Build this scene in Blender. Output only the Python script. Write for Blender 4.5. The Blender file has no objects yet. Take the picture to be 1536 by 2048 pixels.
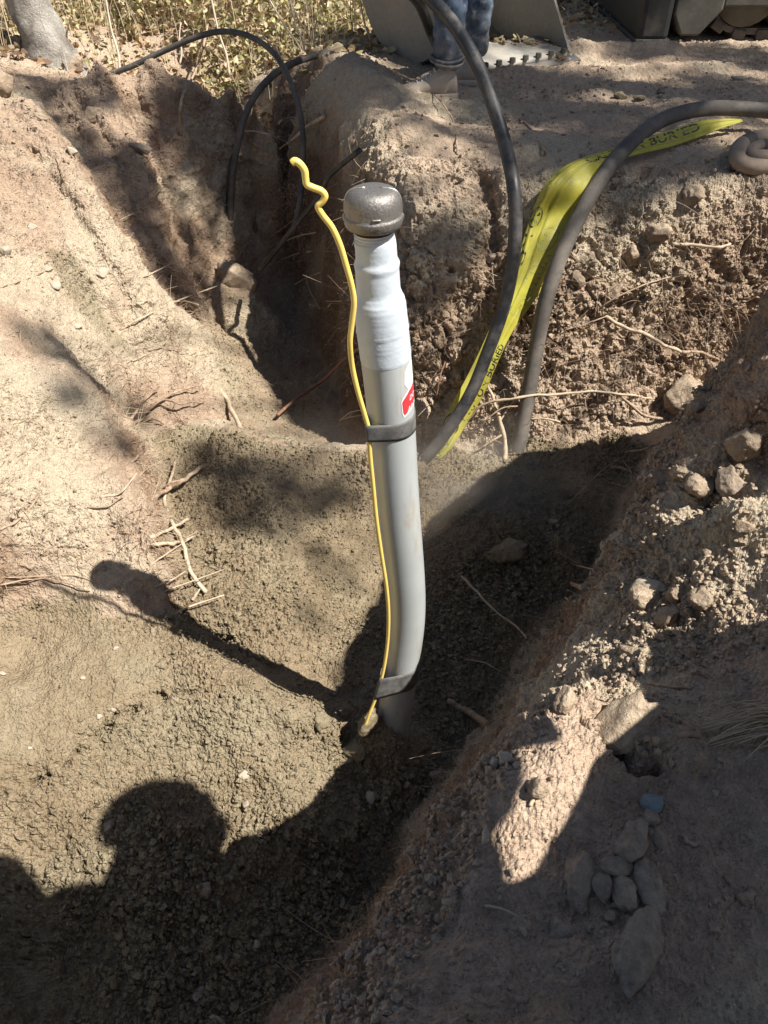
import bpy, bmesh, math, random
import numpy as np
from mathutils import Vector, Matrix, Euler
from mathutils.bvhtree import BVHTree
R = math.radians
random.seed(7)
S = bpy.context.scene

# ---------------------------------------------------------------- camera
CAMH = 0.9                      # lens height above the undisturbed ground
PITCH = 42.0                    # degrees below the horizon
F = 1538.0                      # focal length in photo pixels (1536 x 2048)
cam_d = bpy.data.cameras.new("camera")
cam = bpy.data.objects.new("camera", cam_d)
S.collection.objects.link(cam)
cam.location = (0, 0, CAMH)
cam.rotation_euler = (R(90 - PITCH), 0, 0)
cam_d.sensor_fit = 'VERTICAL'
cam_d.sensor_height = 36.0
cam_d.lens = F / 2048 * 36
cam_d.clip_start = 0.02
cam_d.clip_end = 400
S.camera = cam
# ---------------------------------------------------------------- sky and sun
SUN_EL = 54.5
SUN_AZ = np.array([0.95, -0.31]); SUN_AZ = SUN_AZ / np.linalg.norm(SUN_AZ)   # horizontal, towards the sun
TOSUN = np.array([SUN_AZ[0] * math.cos(R(SUN_EL)), SUN_AZ[1] * math.cos(R(SUN_EL)), math.sin(R(SUN_EL))])
w = bpy.data.worlds.new("World"); S.world = w
w.use_nodes = True
nt = w.node_tree
sky = nt.nodes.new('ShaderNodeTexSky')
sky.sky_type = 'NISHITA'; sky.sun_disc = False
sky.sun_elevation = R(SUN_EL)
sky.sun_rotation = math.atan2(SUN_AZ[0], SUN_AZ[1])
bg = nt.nodes['Background']
bg.inputs[1].default_value = 0.045
nt.links.new(sky.outputs[0], bg.inputs[0])
sun_d = bpy.data.lights.new("sun", 'SUN'); sun_d.energy = 5.0; sun_d.angle = R(0.53)
sun_d.color = (1.0, 0.95, 0.87)
sun = bpy.data.objects.new("sun", sun_d); S.collection.objects.link(sun)
sun.rotation_euler = Vector(TOSUN).to_track_quat('Z', 'Y').to_euler()
sun.location = tuple(TOSUN * 20)
S.view_settings.view_transform = 'Standard'
S.view_settings.look = 'None'
S.view_settings.exposure = 0.88
S.view_settings.gamma = 1.0
S.cycles.max_bounces = 6
S.cycles.use_denoising = True

# ---------------------------------------------------------------- pixel helpers
_c, _s = math.cos(R(PITCH)), math.sin(R(PITCH))
def ray(u, v):
    a = u - 768.0; b = 1024.0 - v
    return np.array([a, F * _c + b * _s, -F * _s + b * _c])
def pz(u, v, z):
    d = ray(u, v); t = (CAMH - z) / -d[2]
    return np.array([d[0] * t, d[1] * t, z])
def py(u, v, y):
    d = ray(u, v); t = y / d[1]
    return np.array([d[0] * t, y, CAMH + d[2] * t])

# ---------------------------------------------------------------- noise
_rng = np.random.default_rng(11)
_perm = np.tile(_rng.permutation(256), 3).astype(np.int64)
_g = _rng.normal(size=(256, 3)); _g /= np.linalg.norm(_g, axis=1)[:, None]
def noise(P, f=1.0, seed=0):
    Q = P * f + seed * 17.37
    I = np.floor(Q).astype(np.int64); Fr = Q - I; I &= 255
    W = Fr * Fr * Fr * (Fr * (Fr * 6 - 15) + 10)
    out = np.zeros(len(Q))
    for dx in (0, 1):
        hx = _perm[(I[:, 0] + dx) & 255]; wx = W[:, 0] if dx else 1 - W[:, 0]
        for dy in (0, 1):
            hy = _perm[hx + ((I[:, 1] + dy) & 255)]; wy = W[:, 1] if dy else 1 - W[:, 1]
            for dz in (0, 1):
                h = _perm[hy + ((I[:, 2] + dz) & 255)]; wz = W[:, 2] if dz else 1 - W[:, 2]
                G = _g[h]
                out += wx * wy * wz * (G[:, 0] * (Fr[:, 0] - dx) + G[:, 1] * (Fr[:, 1] - dy) + G[:, 2] * (Fr[:, 2] - dz))
    return out * 1.6
def fbm(P, f, n, seed=0, gain=0.5):
    o = 0; a = 1.0
    for k in range(n):
        o = o + a * noise(P, f * 2.03 ** k, seed + k * 3); a *= gain
    return o
def worley(P, f, seed=0):
    Q = P * f + seed * 9.1
    I = np.floor(Q).astype(np.int64); Fr = Q - I
    d1 = np.full(len(Q), 9.0); d2 = np.full(len(Q), 9.0); idm = np.zeros(len(Q), np.int64)
    J = _rng2
    for dx in (-1, 0, 1):
        for dy in (-1, 0, 1):
            for dz in (-1, 0, 1):
                h = _perm[_perm[_perm[(I[:, 0] + dx) & 255] + ((I[:, 1] + dy) & 255)] + ((I[:, 2] + dz) & 255)]
                D = J[h] + (dx, dy, dz) - Fr
                d = np.einsum('ij,ij->i', D, D)
                m = d < d1
                d2 = np.where(m, d1, np.minimum(d2, d)); idm = np.where(m, h, idm); d1 = np.where(m, d, d1)
    return np.sqrt(d1), np.sqrt(d2), idm
_rng2 = np.random.default_rng(5).random((256, 3))
def sstep(a, b, x):
    t = np.clip((x - a) / (b - a), 0, 1); return t * t * (3 - 2 * t)
# ================================================================ the ground: one sheet
ctrl = []
def line(pts, step=0.09):
    W = [pz(*p) if len(p) == 3 else np.array(p[:3]) for p in pts]
    for a, b in zip(W[:-1], W[1:]):
        n = max(1, int(np.linalg.norm(b[:2] - a[:2]) / step))
        for k in range(n): ctrl.append(a + (b - a) * k / n)
    ctrl.append(W[-1])
def wl(pts, step=0.12):
    line([tuple(p) + (None,) for p in pts], step)
def pts_(L):
    for p in L: ctrl.append(pz(*p))
# far bank lip and its wall
line([(1700, 352, 0), (1536, 352, 0), (1400, 352, .0), (1250, 345, 0), (1100, 338, 0), (1000, 326, .01), (940, 312, .02),
      (860, 318, .0), (780, 318, 0), (725, 312, -.02), (700, 262, -.01), (668, 205, .0), (640, 190, .0)])
line([(1700, 470, -.16), (1536, 460, -.14), (1400, 450, -.13), (1250, 450, -.14), (1100, 470, -.16), (1000, 450, -.15), (900, 440, -.14), (800, 440, -.15), (745, 420, -.15)], .12)
line([(1640, 620, -.42), (1536, 620, -.40), (1400, 640, -.42), (1250, 640, -.42), (1100, 680, -.47), (1000, 690, -.5), (900, 680, -.49), (800, 680, -.50), (735, 640, -.48)], .12)
line([(1500, 720, -.58), (1380, 790, -.66), (1250, 850, -.72), (1120, 880, -.76), (1000, 890, -.76), (900, 885, -.75), (830, 880, -.76), (745, 850, -.86), (690, 770, -.94)])
line([(1700, 370, -.045), (1536, 369, -.045), (1400, 366, -.045), (1250, 360, -.04), (1100, 354, -.045), (1000, 344, -.045), (940, 334, -.045), (860, 338, -.05), (790, 338, -.055), (745, 335, -.06)], .08)
line([(1536, 335, 0), (1400, 333, 0), (1250, 330, 0), (1100, 322, 0), (1000, 308, .01), (940, 296, .02), (860, 300, .01), (790, 298, .01), (745, 290, .005), (722, 262, .0), (690, 215, .0)], .08)
# the trench that runs away: right wall foot, floor, end wall, rim
line([(690, 770, -.95), (640, 650, -.92), (600, 560, -.88), (570, 490, -.84)])
line([(640, 190, .0), (600, 182, .0), (540, 166, .0), (460, 155, .01), (385, 158, .02), (345, 150, .02), (300, 150, .03), (205, 160, .04), (100, 168, .05), (40, 185, .05), (-60, 190, .05)])
line([(560, 440, -.72), (500, 430, -.72), (440, 400, -.68)])
line([(600, 300, -.35), (540, 300, -.33), (470, 290, -.33), (400, 270, -.28)])
pts_([(520, 520, -.84), (560, 650, -.93), (600, 760, -.97), (640, 850, -.98), (700, 880, -.98), (520, 700, -.91), (540, 800, -.93), (500, 850, -.84), (580, 870, -.90)])
pts_([(450, 540, -.72), (500, 560, -.73), (480, 600, -.77)])
line([(430, 640, -.76), (450, 740, -.76), (450, 850, -.76)])
# left slope
line([(360, 330, -.28), (400, 430, -.5), (425, 540, -.68), (400, 620, -.74)])
line([(230, 190, .0), (300, 300, -.15), (345, 420, -.33), (370, 540, -.52), (380, 620, -.64)])
line([(100, 200, .03), (160, 330, -.08), (230, 480, -.24), (300, 620, -.42), (340, 720, -.58)])
line([(-100, 420, -.05), (0, 520, -.13), (100, 640, -.22), (200, 760, -.34), (262, 835, -.44)])
line([(-100, 820, -.16), (0, 860, -.25), (120, 900, -.34), (230, 930, -.43)])
line([(-100, 1060, -.33), (0, 1060, -.38), (120, 1080, -.44), (230, 1080, -.49)])
line([(255, 830, -.43), (280, 900, -.45), (303, 970, -.46), (318, 1080, -.48), (328, 1160, -.52), (338, 1228, -.60)], .03)   # lip
line([(272, 828, -.58), (296, 895, -.63), (318, 965, -.655), (334, 1080, -.665), (345, 1160, -.67), (356, 1232, -.675)], .03)
line([(330, 850, -.635), (350, 920, -.65), (365, 990, -.655), (375, 1090, -.665), (385, 1170, -.672)], .04)   # below it
line([(-60, 1225, -.545), (60, 1185, -.54), (185, 1195, -.565), (200, 1240, -.585), (300, 1235, -.615)], .06)
wl([(-1.9, 4.6, .05), (-1.75, 3.4, .05), (-1.5, 2.6, .04), (-1.42, 1.8, .02), (-1.4, 1.0, -.02), (-1.4, .3, -.08), (-1.4, -.8, -.15)])
# olive fill: dam across the trench, valley, near mound
line([(345, 848, -.63), (450, 862, -.63), (520, 882, -.63), (640, 905, -.63), (730, 912, -.64), (800, 930, -.68), (850, 940, -.72)], .06)
pts_([(420, 960, -.65), (560, 970, -.67), (700, 980, -.71), (430, 1080, -.67), (560, 1100, -.72), (690, 1100, -.79), (440, 1180, -.68), (560, 1200, -.74), (680, 1200, -.82),
      (800, 1010, -.76), (900, 980, -.76), (1000, 960, -.77), (1100, 970, -.78), (1180, 980, -.78), (850, 1100, -.84), (950, 1040, -.79), (1080, 1060, -.80), (1150, 1090, -.80)])
line([(960, 1090, -.82), (1000, 1075, -.80), (1080, 1100, -.81), (1130, 1120, -.82)])
line([(960, 1120, -.87), (1010, 1130, -.875), (1080, 1150, -.88)])
pts_([(900, 1200, -.9), (1000, 1250, -.9), (900, 1320, -.91), (950, 1380, -.92), (760, 1250, -.87), (760, 1330, -.88)])
line([(372, 1240, -.69), (440, 1275, -.735), (520, 1320, -.785), (620, 1385, -.83), (700, 1425, -.87), (760, 1450, -.9), (820, 1480, -.92)], .05)
line([(430, 1240, -.70), (520, 1245, -.74), (600, 1270, -.775), (690, 1330, -.815), (720, 1370, -.845)], .05)
line([(338, 1268, -.635), (430, 1325, -.655), (520, 1375, -.685), (620, 1420, -.715), (690, 1455, -.76)], .05)
pts_([(0, 1260, -.60), (150, 1300, -.61), (250, 1330, -.63), (0, 1400, -.62), (120, 1400, -.64)])
line([(-80, 1640, -.69), (0, 1600, -.685), (100, 1535, -.675), (200, 1455, -.665), (320, 1388, -.665)], .06)
line([(-80, 1670, -.73), (10, 1622, -.725), (115, 1555, -.71), (215, 1475, -.69), (330, 1408, -.68)], .06)
pts_([(0, 1760, -.82), (100, 1700, -.79), (300, 1600, -.78), (450, 1500, -.765), (250, 1500, -.73), (300, 1780, -.87), (500, 1680, -.85), (600, 1600, -.84), (600, 1500, -.79), (680, 1530, -.84),
      (0, 1920, -.88), (300, 1960, -.93), (500, 1900, -.94), (600, 1780, -.93), (700, 1680, -.92), (700, 1590, -.90), (820, 1600, -.925), (100, 2100, -.92), (400, 2100, -.96)])
line([(700, 1500, -.84), (735, 1460, -.81), (765, 1470, -.82)], .04)
# right bank: foot and crest
line([(1340, 810, -.70), (1290, 900, -.76), (1243, 1010, -.80), (1185, 1180, -.86), (1110, 1245, -.87), (1050, 1295, -.88), (990, 1420, -.91), (900, 1560, -.93), (820, 1665, -.935), (780, 1790, -.94), (640, 1925, -.95), (540, 2048, -.95), (480, 2200, -.95)], .06)
line([(1620, 590, .26), (1536, 650, .24), (1480, 740, .20), (1400, 880, .13), (1330, 980, .06), (1290, 1080, -.10), (1215, 1200, -.20), (1130, 1380, -.18), (1085, 1430, -.07), (1050, 1470, -.01), (935, 1600, .0), (880, 1745, .0), (780, 1900, -.02), (700, 2060, -.01)], .06)
line([(1420, 780, -.42), (1345, 900, -.45), (1280, 1010, -.47), (1210, 1150, -.50), (1110, 1290, -.52), (1040, 1420, -.53), (930, 1570, -.52), (850, 1690, -.5), (800, 1840, -.48), (650, 2000, -.48)], .08)
pts_([(1536, 760, .26), (1500, 950, .17), (1536, 1080, .08), (1400, 1100, -.06), (1500, 1200, .02), (1350, 1250, -.07), (1250, 1300, -.12), (1500, 1400, .0), (1300, 1420, -.04), (1200, 1600, .0),
      (1100, 1700, -.005), (1000, 1800, -.01), (1500, 1650, 0), (1300, 1800, 0), (1500, 1900, 0), (1200, 2000, 0), (1000, 2048, 0), (900, 1950, -.01)])
wl([(-.05, .15, -.0), (-.15, -.05, -.02), (-.3, -.5, -.05), (-.35, -.9, -.05)])
wl([(-.6, .10, -.95), (-.9, -.3, -.93), (-1.0, -.8, -.9)])
# ground levels outside the picture and the rutted far ground
for x in (.5, 1.0, 1.6, 2.3, 3.0):
    for y in (-.8, -.2, .5): ctrl.append(np.array([x, y, .0]))
for x, y, z in ((.80, 1.40, .33), (.95, 1.60, .38), (1.1, 1.76, .43), (1.3, 1.90, .43), (1.6, 1.95, .40), (1.9, 1.95, .3), (1.2, 1.45, .40), (1.5, 1.6, .36), (2.0, 1.2, .12), (2.6, 1.2, 0.05), (3, 2, 0), (2.1, 1.75, .12), (3, 3, 0), (3, 4, 0), (3, 5, 0), (2.6, 2.3, -.3), (2.0, 2.2, -.5), (1.7, 2.1, -.6), (0, 5, 0), (1, 5, 0), (2, 5, 0), (-1, 5, .03), (-2.1, 5.0, .05), (-2.2, 3, .08), (-2.2, 2, .1), (-2.2, 1, .05), (-2.2, 0, .0), (-2.2, -.8, -.05)):  # unseen ridge off to the right, raised to shade the trench
    ctrl.append(np.array([x, y, z]))
pts_([(1500, 280, .0), (1300, 270, .0), (1100, 250, -.01), (900, 250, -.01), (780, 240, .0), (1500, 150, 0), (1250, 170, .01), (1000, 160, .01), (850, 180, 0), (760, 150, .02), (700, 110, .03), (640, 125, .03), (560, 120, .02)])
C = np.array(ctrl)
_, ui = np.unique(np.round(C[:, :2] / 0.02).astype(int), axis=0, return_index=True)
C = C[ui]
X0, X1, Y0, Y1 = -2.3, 3.1, -1.0, 5.1
_D = np.linalg.norm(C[:, None, :2] - C[None, :, :2], axis=2)
_N = len(C)
_A = np.zeros((_N + 3, _N + 3)); _A[:_N, :_N] = _D - np.eye(_N) * 0.012
_A[:_N, _N] = 1; _A[:_N, _N + 1:] = C[:, :2]; _A[_N:, :_N] = _A[:_N, _N:].T
_w = np.linalg.solve(_A, np.concatenate([C[:, 2], np.zeros(3)]))
GS = 0.0125
gx = np.arange(X0, X1 + GS, GS); gy = np.arange(Y0, Y1 + GS, GS)
_gz = np.zeros((len(gy), len(gx)))
for i, y in enumerate(gy):
    d = np.sqrt((gx[:, None] - C[None, :, 0]) ** 2 + (y - C[None, :, 1]) ** 2)
    _gz[i] = d @ _w[:_N] + _w[_N] + _w[_N + 1] * gx + _w[_N + 2] * y
_gz = np.clip(_gz, -1.0, .50)
def stroke(pts, width, h, power=1.0):
    """raise (h>0) or dig (h<0) a soft ridge along a polyline given in photo pixels + rough height"""
    global _gz
    W = [pz(*p)[:2] for p in pts]
    XX, YY = np.meshgrid(gx, gy)
    best = np.full(XX.shape, 9.0)
    for a, b in zip(W[:-1], W[1:]):
        ab = b - a; t = np.clip(((XX - a[0]) * ab[0] + (YY - a[1]) * ab[1]) / (ab @ ab), 0, 1)
        best = np.minimum(best, np.hypot(XX - a[0] - t * ab[0], YY - a[1] - t * ab[1]))
    _gz += h * np.exp(-(best / width) ** 2)
# bucket-tooth grooves down the left slope
stroke([(90, 175, .03), (200, 330, -.1), (300, 470, -.28), (360, 600, -.6)], .07, -.085)
stroke([(250, 190, 0), (330, 330, -.15), (400, 480, -.4), (430, 600, -.7)], .06, -.10)
stroke([(310, 165, 0), (390, 300, -.2), (430, 420, -.5)], .05, .075)
stroke([(200, 160, .03), (280, 290, -.12), (350, 430, -.3), (400, 560, -.55)], .045, .075)
stroke([(0, 330, 0), (150, 500, -.15), (260, 690, -.35)], .06, -.03)
stroke([(150, 180, .03), (240, 310, -.1), (320, 450, -.28), (372, 590, -.58)], .022, -.05)
stroke([(270, 175, 0), (350, 320, -.15), (405, 450, -.4)], .02, -.045)
stroke([(60, 300, -.02), (160, 440, -.15), (250, 570, -.3)], .02, -.03)
stroke([(200, 560, -.25), (290, 700, -.42), (340, 800, -.55)], .03, -.03)
# the wall behind the cap: clefts
stroke([(960, 330, 0), (985, 430, -.12), (990, 560, -.3)], .04, -.07)
stroke([(1120, 480, -.1), (1060, 640, -.4), (1000, 800, -.6)], .09, -.05)
stroke([(1290, 400, -.05), (1300, 480, -.15)], .03, -.05)
stroke([(900, 700, -.5), (960, 860, -.7)], .07, -.05)
stroke([(800, 800, -.7), (870, 880, -.76)], .08, -.04)
# ruts
stroke([(780, 200, 0), (1000, 190, 0), (1300, 200, 0)], .08, -.03)
stroke([(1000, 160, 0), (1180, 160, 0), (1450, 140, 0)], .06, .04)
stroke([(1000, 120, 0), (1180, 108, 0), (1340, 105, 0)], .07, .05)
stroke([(940, 240, 0), (1300, 260, 0)], .07, -.02)
stroke([(600, 150, 0), (650, 140, 0), (700, 165, 0)], .10, .05)
stroke([(700, 200, 0), (760, 215, 0), (820, 235, 0)], .07, .025)
# open cracks
stroke([(365, 1240, -.68), (420, 1262, -.72), (470, 1300, -.76), (540, 1335, -.80)], .02, -.03)
stroke([(690, 1490, -.85), (705, 1450, -.82)], .012, -.05)
stroke([(738, 1452, -.81), (742, 1500, -.86)], .035, .05)
stroke([(790, 1510, -.88), (850, 1500, -.9)], .06, .06)
stroke([(60, 230, 0), (150, 370, -.1), (240, 520, -.25), (320, 680, -.5)], .05, .04)
stroke([(640, 1385, -.78), (600, 1350, -.77)], .03, .03)
stroke([(690, 1400, -.80), (712, 1390, -.80)], .02, .03)
stroke([(180, 1470, -.67), (260, 1425, -.665), (315, 1395, -.665)], .012, -.02)
stroke([(1120, 1400, -.02), (1160, 1410, -.01)], .022, .035)
stroke([(1190, 1450, 0), (1240, 1510, 0), (1310, 1525, 0)], .010, -.03)
stroke([(1150, 1430, 0), (1230, 1470, 0), (1330, 1480, 0)], .05, .03)
def blur(a, n=1):
    for _ in range(n):
        p = np.pad(a, 1, mode='edge')
        a = (p[:-2, 1:-1] + p[2:, 1:-1] + p[1:-1, :-2] + p[1:-1, 2:] + 4 * p[1:-1, 1:-1]) / 8
    return a
_gz = blur(_gz, 1)
def hgt(x, y):
    fx = np.clip((x - X0) / GS, 0, len(gx) - 1.001); fy = np.clip((y - Y0) / GS, 0, len(gy) - 1.001)
    i = fx.astype(int); j = fy.astype(int); a = fx - i; b = fy - j
    return (_gz[j, i] * (1 - a) * (1 - b) + _gz[j, i + 1] * a * (1 - b) + _gz[j + 1, i] * (1 - a) * b + _gz[j + 1, i + 1] * a * b)
# relaxed parameter grid: vertices gather on steep faces and near the lens
NC, MR = 101, 125
sx = np.linspace(X0, X1, NC); sy = np.linspace(Y0, Y1, MR)
PX, PY = np.meshgrid(sx, sy)
for it in range(900):
    Z = hgt(PX.ravel(), PY.ravel()).reshape(PX.shape)
    lod = 1.0 / (0.05 + PX ** 2 + (PY - .2) ** 2 + .4) ** .9 * (1 - .8 * sstep(.75, 1.2, np.abs(PX) / (.25 + .55 * np.abs(PY))))
    def el(dx, dy, dz, l):
        q = dx * dx + dy * dy + 1e-6
        return np.minimum(np.sqrt((q + dz * dz) / q), 9) ** 1.25 * l
    eh = el(np.diff(PX, axis=1), np.diff(PY, axis=1), np.diff(Z, axis=1), (lod[:, 1:] + lod[:, :-1]) / 2)
    ev = el(np.diff(PX, axis=0), np.diff(PY, axis=0), np.diff(Z, axis=0), (lod[1:] + lod[:-1]) / 2)
    for P in (PX, PY):
        num = eh[1:-1, :-1] * P[1:-1, :-2] + eh[1:-1, 1:] * P[1:-1, 2:] + ev[:-1, 1:-1] * P[:-2, 1:-1] + ev[1:, 1:-1] * P[2:, 1:-1]
        den = eh[1:-1, :-1] + eh[1:-1, 1:] + ev[:-1, 1:-1] + ev[1:, 1:-1]
        P[1:-1, 1:-1] += .6 * (num / den - P[1:-1, 1:-1])
UP = 12
def upsample(P, k):
    def up(A):                                   # Catmull-Rom along axis 0
        n = A.shape[0]; t = np.arange((n - 1) * k + 1) / k; i = np.minimum(t.astype(int), n - 2); f = (t - i)[:, None]
        B = np.concatenate([2 * A[:1] - A[1:2], A, 2 * A[-1:] - A[-2:-1]])
        p0, p1, p2, p3 = B[i], B[i + 1], B[i + 2], B[i + 3]
        return p1 + .5 * f * (p2 - p0 + f * (2 * p0 - 5 * p1 + 4 * p2 - p3 + f * (3 * (p1 - p2) + p3 - p0)))
    return up(up(P).T).T
GX, GY = upsample(PX, UP), upsample(PY, UP)
NR, NCc = GX.shape
vx, vy = GX.ravel(), GY.ravel()
vz = hgt(vx, vy)
V = np.stack([vx, vy, vz], 1)
def grid_normals(V):
    G = V.reshape(NR, NCc, 3)
    n = np.cross(np.gradient(G, axis=1), np.gradient(G, axis=0)).reshape(-1, 3)
    n = n / (np.linalg.norm(n, axis=1)[:, None] + 1e-12)
    n = n.reshape(NR, NCc, 3)
    for _ in range(10):
        p = np.pad(n, ((1, 1), (1, 1), (0, 0)), mode='edge')
        n = (p[:-2, 1:-1] + p[2:, 1:-1] + p[1:-1, :-2] + p[1:-1, 2:] + 4 * p[1:-1, 1:-1]) / 8
    n = n.reshape(-1, 3)
    return n / (np.linalg.norm(n, axis=1)[:, None] + 1e-12)
Nn = grid_normals(V)
# coarse BVH of the undisturbed form, used to read where things touch the ground
def bvh_of(V, st):
    G = V.reshape(NR, NCc, 3)[::st, ::st]
    r, c = G.shape[:2]
    idx = np.arange(r * c).reshape(r, c)
    f = np.stack([idx[:-1, :-1], idx[:-1, 1:], idx[1:, 1:], idx[1:, :-1]], -1).reshape(-1, 4)
    return BVHTree.FromPolygons([tuple(p) for p in G.reshape(-1, 3)], f.tolist())
_bvh = bvh_of(V, 6)
def hit(u, v, lift=0.0, bv=None):
    d = Vector(ray(u, v)).normalized()
    r = (bv or _bvh).ray_cast(Vector((0, 0, CAMH)), d)
    if r[0] is None: return np.array(pz(u, v, 0.0))
    return np.array(r[0]) + np.array(r[1]) * (lift if r[1].dot(d) < 0 else -lift)
def poly_mask(pix, soft=.03):
    W = np.array([hit(*p)[:2] if len(p) == 2 else p[:2] for p in pix])
    inside = np.zeros(len(vx), bool); best = np.full(len(vx), 9.0)
    n = len(W)
    for k in range(n):
        a, b = W[k], W[(k + 1) % n]
        if a[1] != b[1]:
            c = ((a[1] > vy) != (b[1] > vy)) & (vx < (b[0] - a[0]) * (vy - a[1]) / (b[1] - a[1]) + a[0])
            inside ^= c
        ab = b - a; t = np.clip(((vx - a[0]) * ab[0] + (vy - a[1]) * ab[1]) / (ab @ ab + 1e-9), 0, 1)
        best = np.minimum(best, np.hypot(vx - a[0] - t * ab[0], vy - a[1] - t * ab[1]))
    sd = np.where(inside, best, -best)
    sd = sd + .012 * _mn
    return sstep(-soft, soft, sd)
_mn = fbm(V, 9, 3, 40)
olive = poly_mask([(345, 850), (450, 864), (640, 905), (735, 912), (830, 905), (1000, 890), (1130, 885), (1250, 860), (1300, 890), (1240, 1000), (1220, 1060), (1175, 1190), (1050, 1297), (985, 1425), (895, 1563), (812, 1668), (772, 1795), (632, 1925), (530, 2048),
                   (-.35, .1, 0), (-.5, -1.2, 0), (-1.6, -1.2, 0), (-1.3, 1.0, 0), (-30, 1235), (60, 1190), (185, 1200), (200, 1240), (300, 1238), (352, 1230), (345, 1100), (325, 960), (305, 880)], .018)
olive = np.maximum(olive, .8 * poly_mask([(85, 490), (140, 500), (180, 560), (225, 650), (262, 712), (225, 700), (160, 620), (110, 550)], .012))
olive = np.maximum(olive, .55 * poly_mask([(400, 600), (430, 560), (520, 620), (640, 760), (700, 880), (640, 900), (450, 862), (430, 740)], .04))
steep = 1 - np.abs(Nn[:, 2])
farwall = poly_mask([(700, 300), (860, 322), (1100, 345), (1700, 360), (1700, 620), (1380, 800), (1120, 890), (850, 890), (700, 800)], .05)
nearbank = poly_mask([(1700, 500), (1536, 645), (1290, 900), (1050, 1297), (812, 1668), (530, 2048), (-.3, .1, 0), (-.2, -1.2, 0), (4, -1.2, 0), (4, 2, 0)], .04)
farflat = sstep(2.7, 3.0, vy) * (1 - steep) * sstep(-.12, -.04, vz)
leftw = (1 - olive) * (vx < -.35) * (vy < 4.2)
# --- displacement along the normal, by kind of earth
P2 = V.copy()
D = .018 * fbm(P2, 4.5, 4, 1) * (1 - .5 * farflat)
D += .006 * fbm(P2, 20, 3, 9)
WARP = np.stack([noise(P2, 30, 201), noise(P2, 30, 202), noise(P2, 30, 203)], 1)
def chunks(P, f, seed, sharp=.10, stretch=(1, 1, 1), warp=.010):
    """broken earth: every cell sits at its own height, with a crack round it"""
    q1, q2, qi = worley((P + WARP * warp) * np.array(stretch), f, seed)
    e = sstep(.0, sharp * 2, q2 - q1)
    return (_rng2[qi, 0] - .35) * e, 1 - e, _rng2[qi, 1], q1
A1 = chunks(P2, 14, 21); A2 = chunks(P2, 38, 22); A3 = chunks(P2, 85, 23, .16); A4 = chunks(P2, 170, 24, .25, warp=.003)
rough = .35 + .65 * sstep(-.3, .5, fbm(P2, 3.2, 2, 30))
flatcalm = poly_mask([(-60, 1260), (150, 1215), (330, 1290), (300, 1385), (-60, 1590)], .06)
def dome(A, k=1.5): return np.sqrt(np.clip(1 - (A[3] * k) ** 2, 0, 1))
# crumbly olive fill: grains and clods, small pits
ro = olive * rough * (1 - .8 * flatcalm)
D += ro * (.010 * A3[0] + .007 * dome(A3) * (A3[2] > .5) + .006 * dome(A4) * (A4[2] > .35) + .010 * A2[0] * sstep(.2, .6, rough) + .008 * fbm(P2 * np.array([1, 1, .6]), 28, 3, 62))
D -= ro * .009 * sstep(.40, .62, noise(P2 * np.array([1, 1, .7]), 52, 77))
D += olive * flatcalm * .0015 * dome(A4) * (A4[2] > .6)
# shaded foreground fill is the loosest
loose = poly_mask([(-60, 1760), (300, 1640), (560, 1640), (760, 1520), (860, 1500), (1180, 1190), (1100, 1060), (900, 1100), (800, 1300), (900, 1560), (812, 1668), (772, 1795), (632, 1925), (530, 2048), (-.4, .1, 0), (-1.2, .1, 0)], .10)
D += loose * (.014 * dome(A2) * (A2[2] > .62) + .007 * dome(A3) * (A3[2] > .35) + .008 * fbm(P2, 16, 3, 61))
# drying cracks
k1, k2, _k = worley(P2 + .02 * np.stack([_mn, _mn, -_mn], 1), 26, 6)
crk = poly_mask([(-60, 1640), (200, 1480), (420, 1400), (640, 1480), (640, 1700), (400, 1640), (120, 1760), (-60, 1720)], .06)
D -= .006 * crk * (1 - sstep(.0, .07, k2 - k1)) * sstep(-.1, .3, noise(P2, 6, 51))
# clods along the crumbling right crest; dusty trodden top
crest = np.exp(-((vz + .06) / .12) ** 2) * nearbank * sstep(.05, .25, steep + .10 * fbm(P2, 5, 2, 60))
D += crest * (.010 * A2[0] + .008 * dome(A2, 1.3) * (A2[2] > .6) + .006 * dome(A3) * (A3[2] > .4))
D += nearbank * (.004 * A3[0] * sstep(-.1, .4, noise(P2, 7, 66)) + .002 * dome(A4) * (A4[2] > .5) + .012 * fbm(P2, 6, 2, 68))
D += nearbank * sstep(.45, .8, steep) * (.012 * A2[0] + .010 * fbm(P2, 14, 4, 69) + .004 * A3[0])
# scraped, flaky far wall: blocks high up, drag marks that run down the face, cobbly base
Q = P2 * np.array([1.0, .3, .3])
drag = fbm(Q, 40, 3, 14)
lowf = farwall * sstep(.02, -.35, vz)
D += farwall * (.016 * fbm(P2, 7, 4, 17, .55) + .005 * drag + .006 * A3[0] + .004 * dome(A4) * (A4[2] > .5))
D += lowf * (.026 * A1[0] + .016 * A2[0] + .010 * dome(A2) * (A2[2] > .7) - .010 * A1[1])
D -= farwall * .012 * sstep(.3, .55, noise(P2 * np.array([1, 1, .6]), 22, 23))
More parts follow.
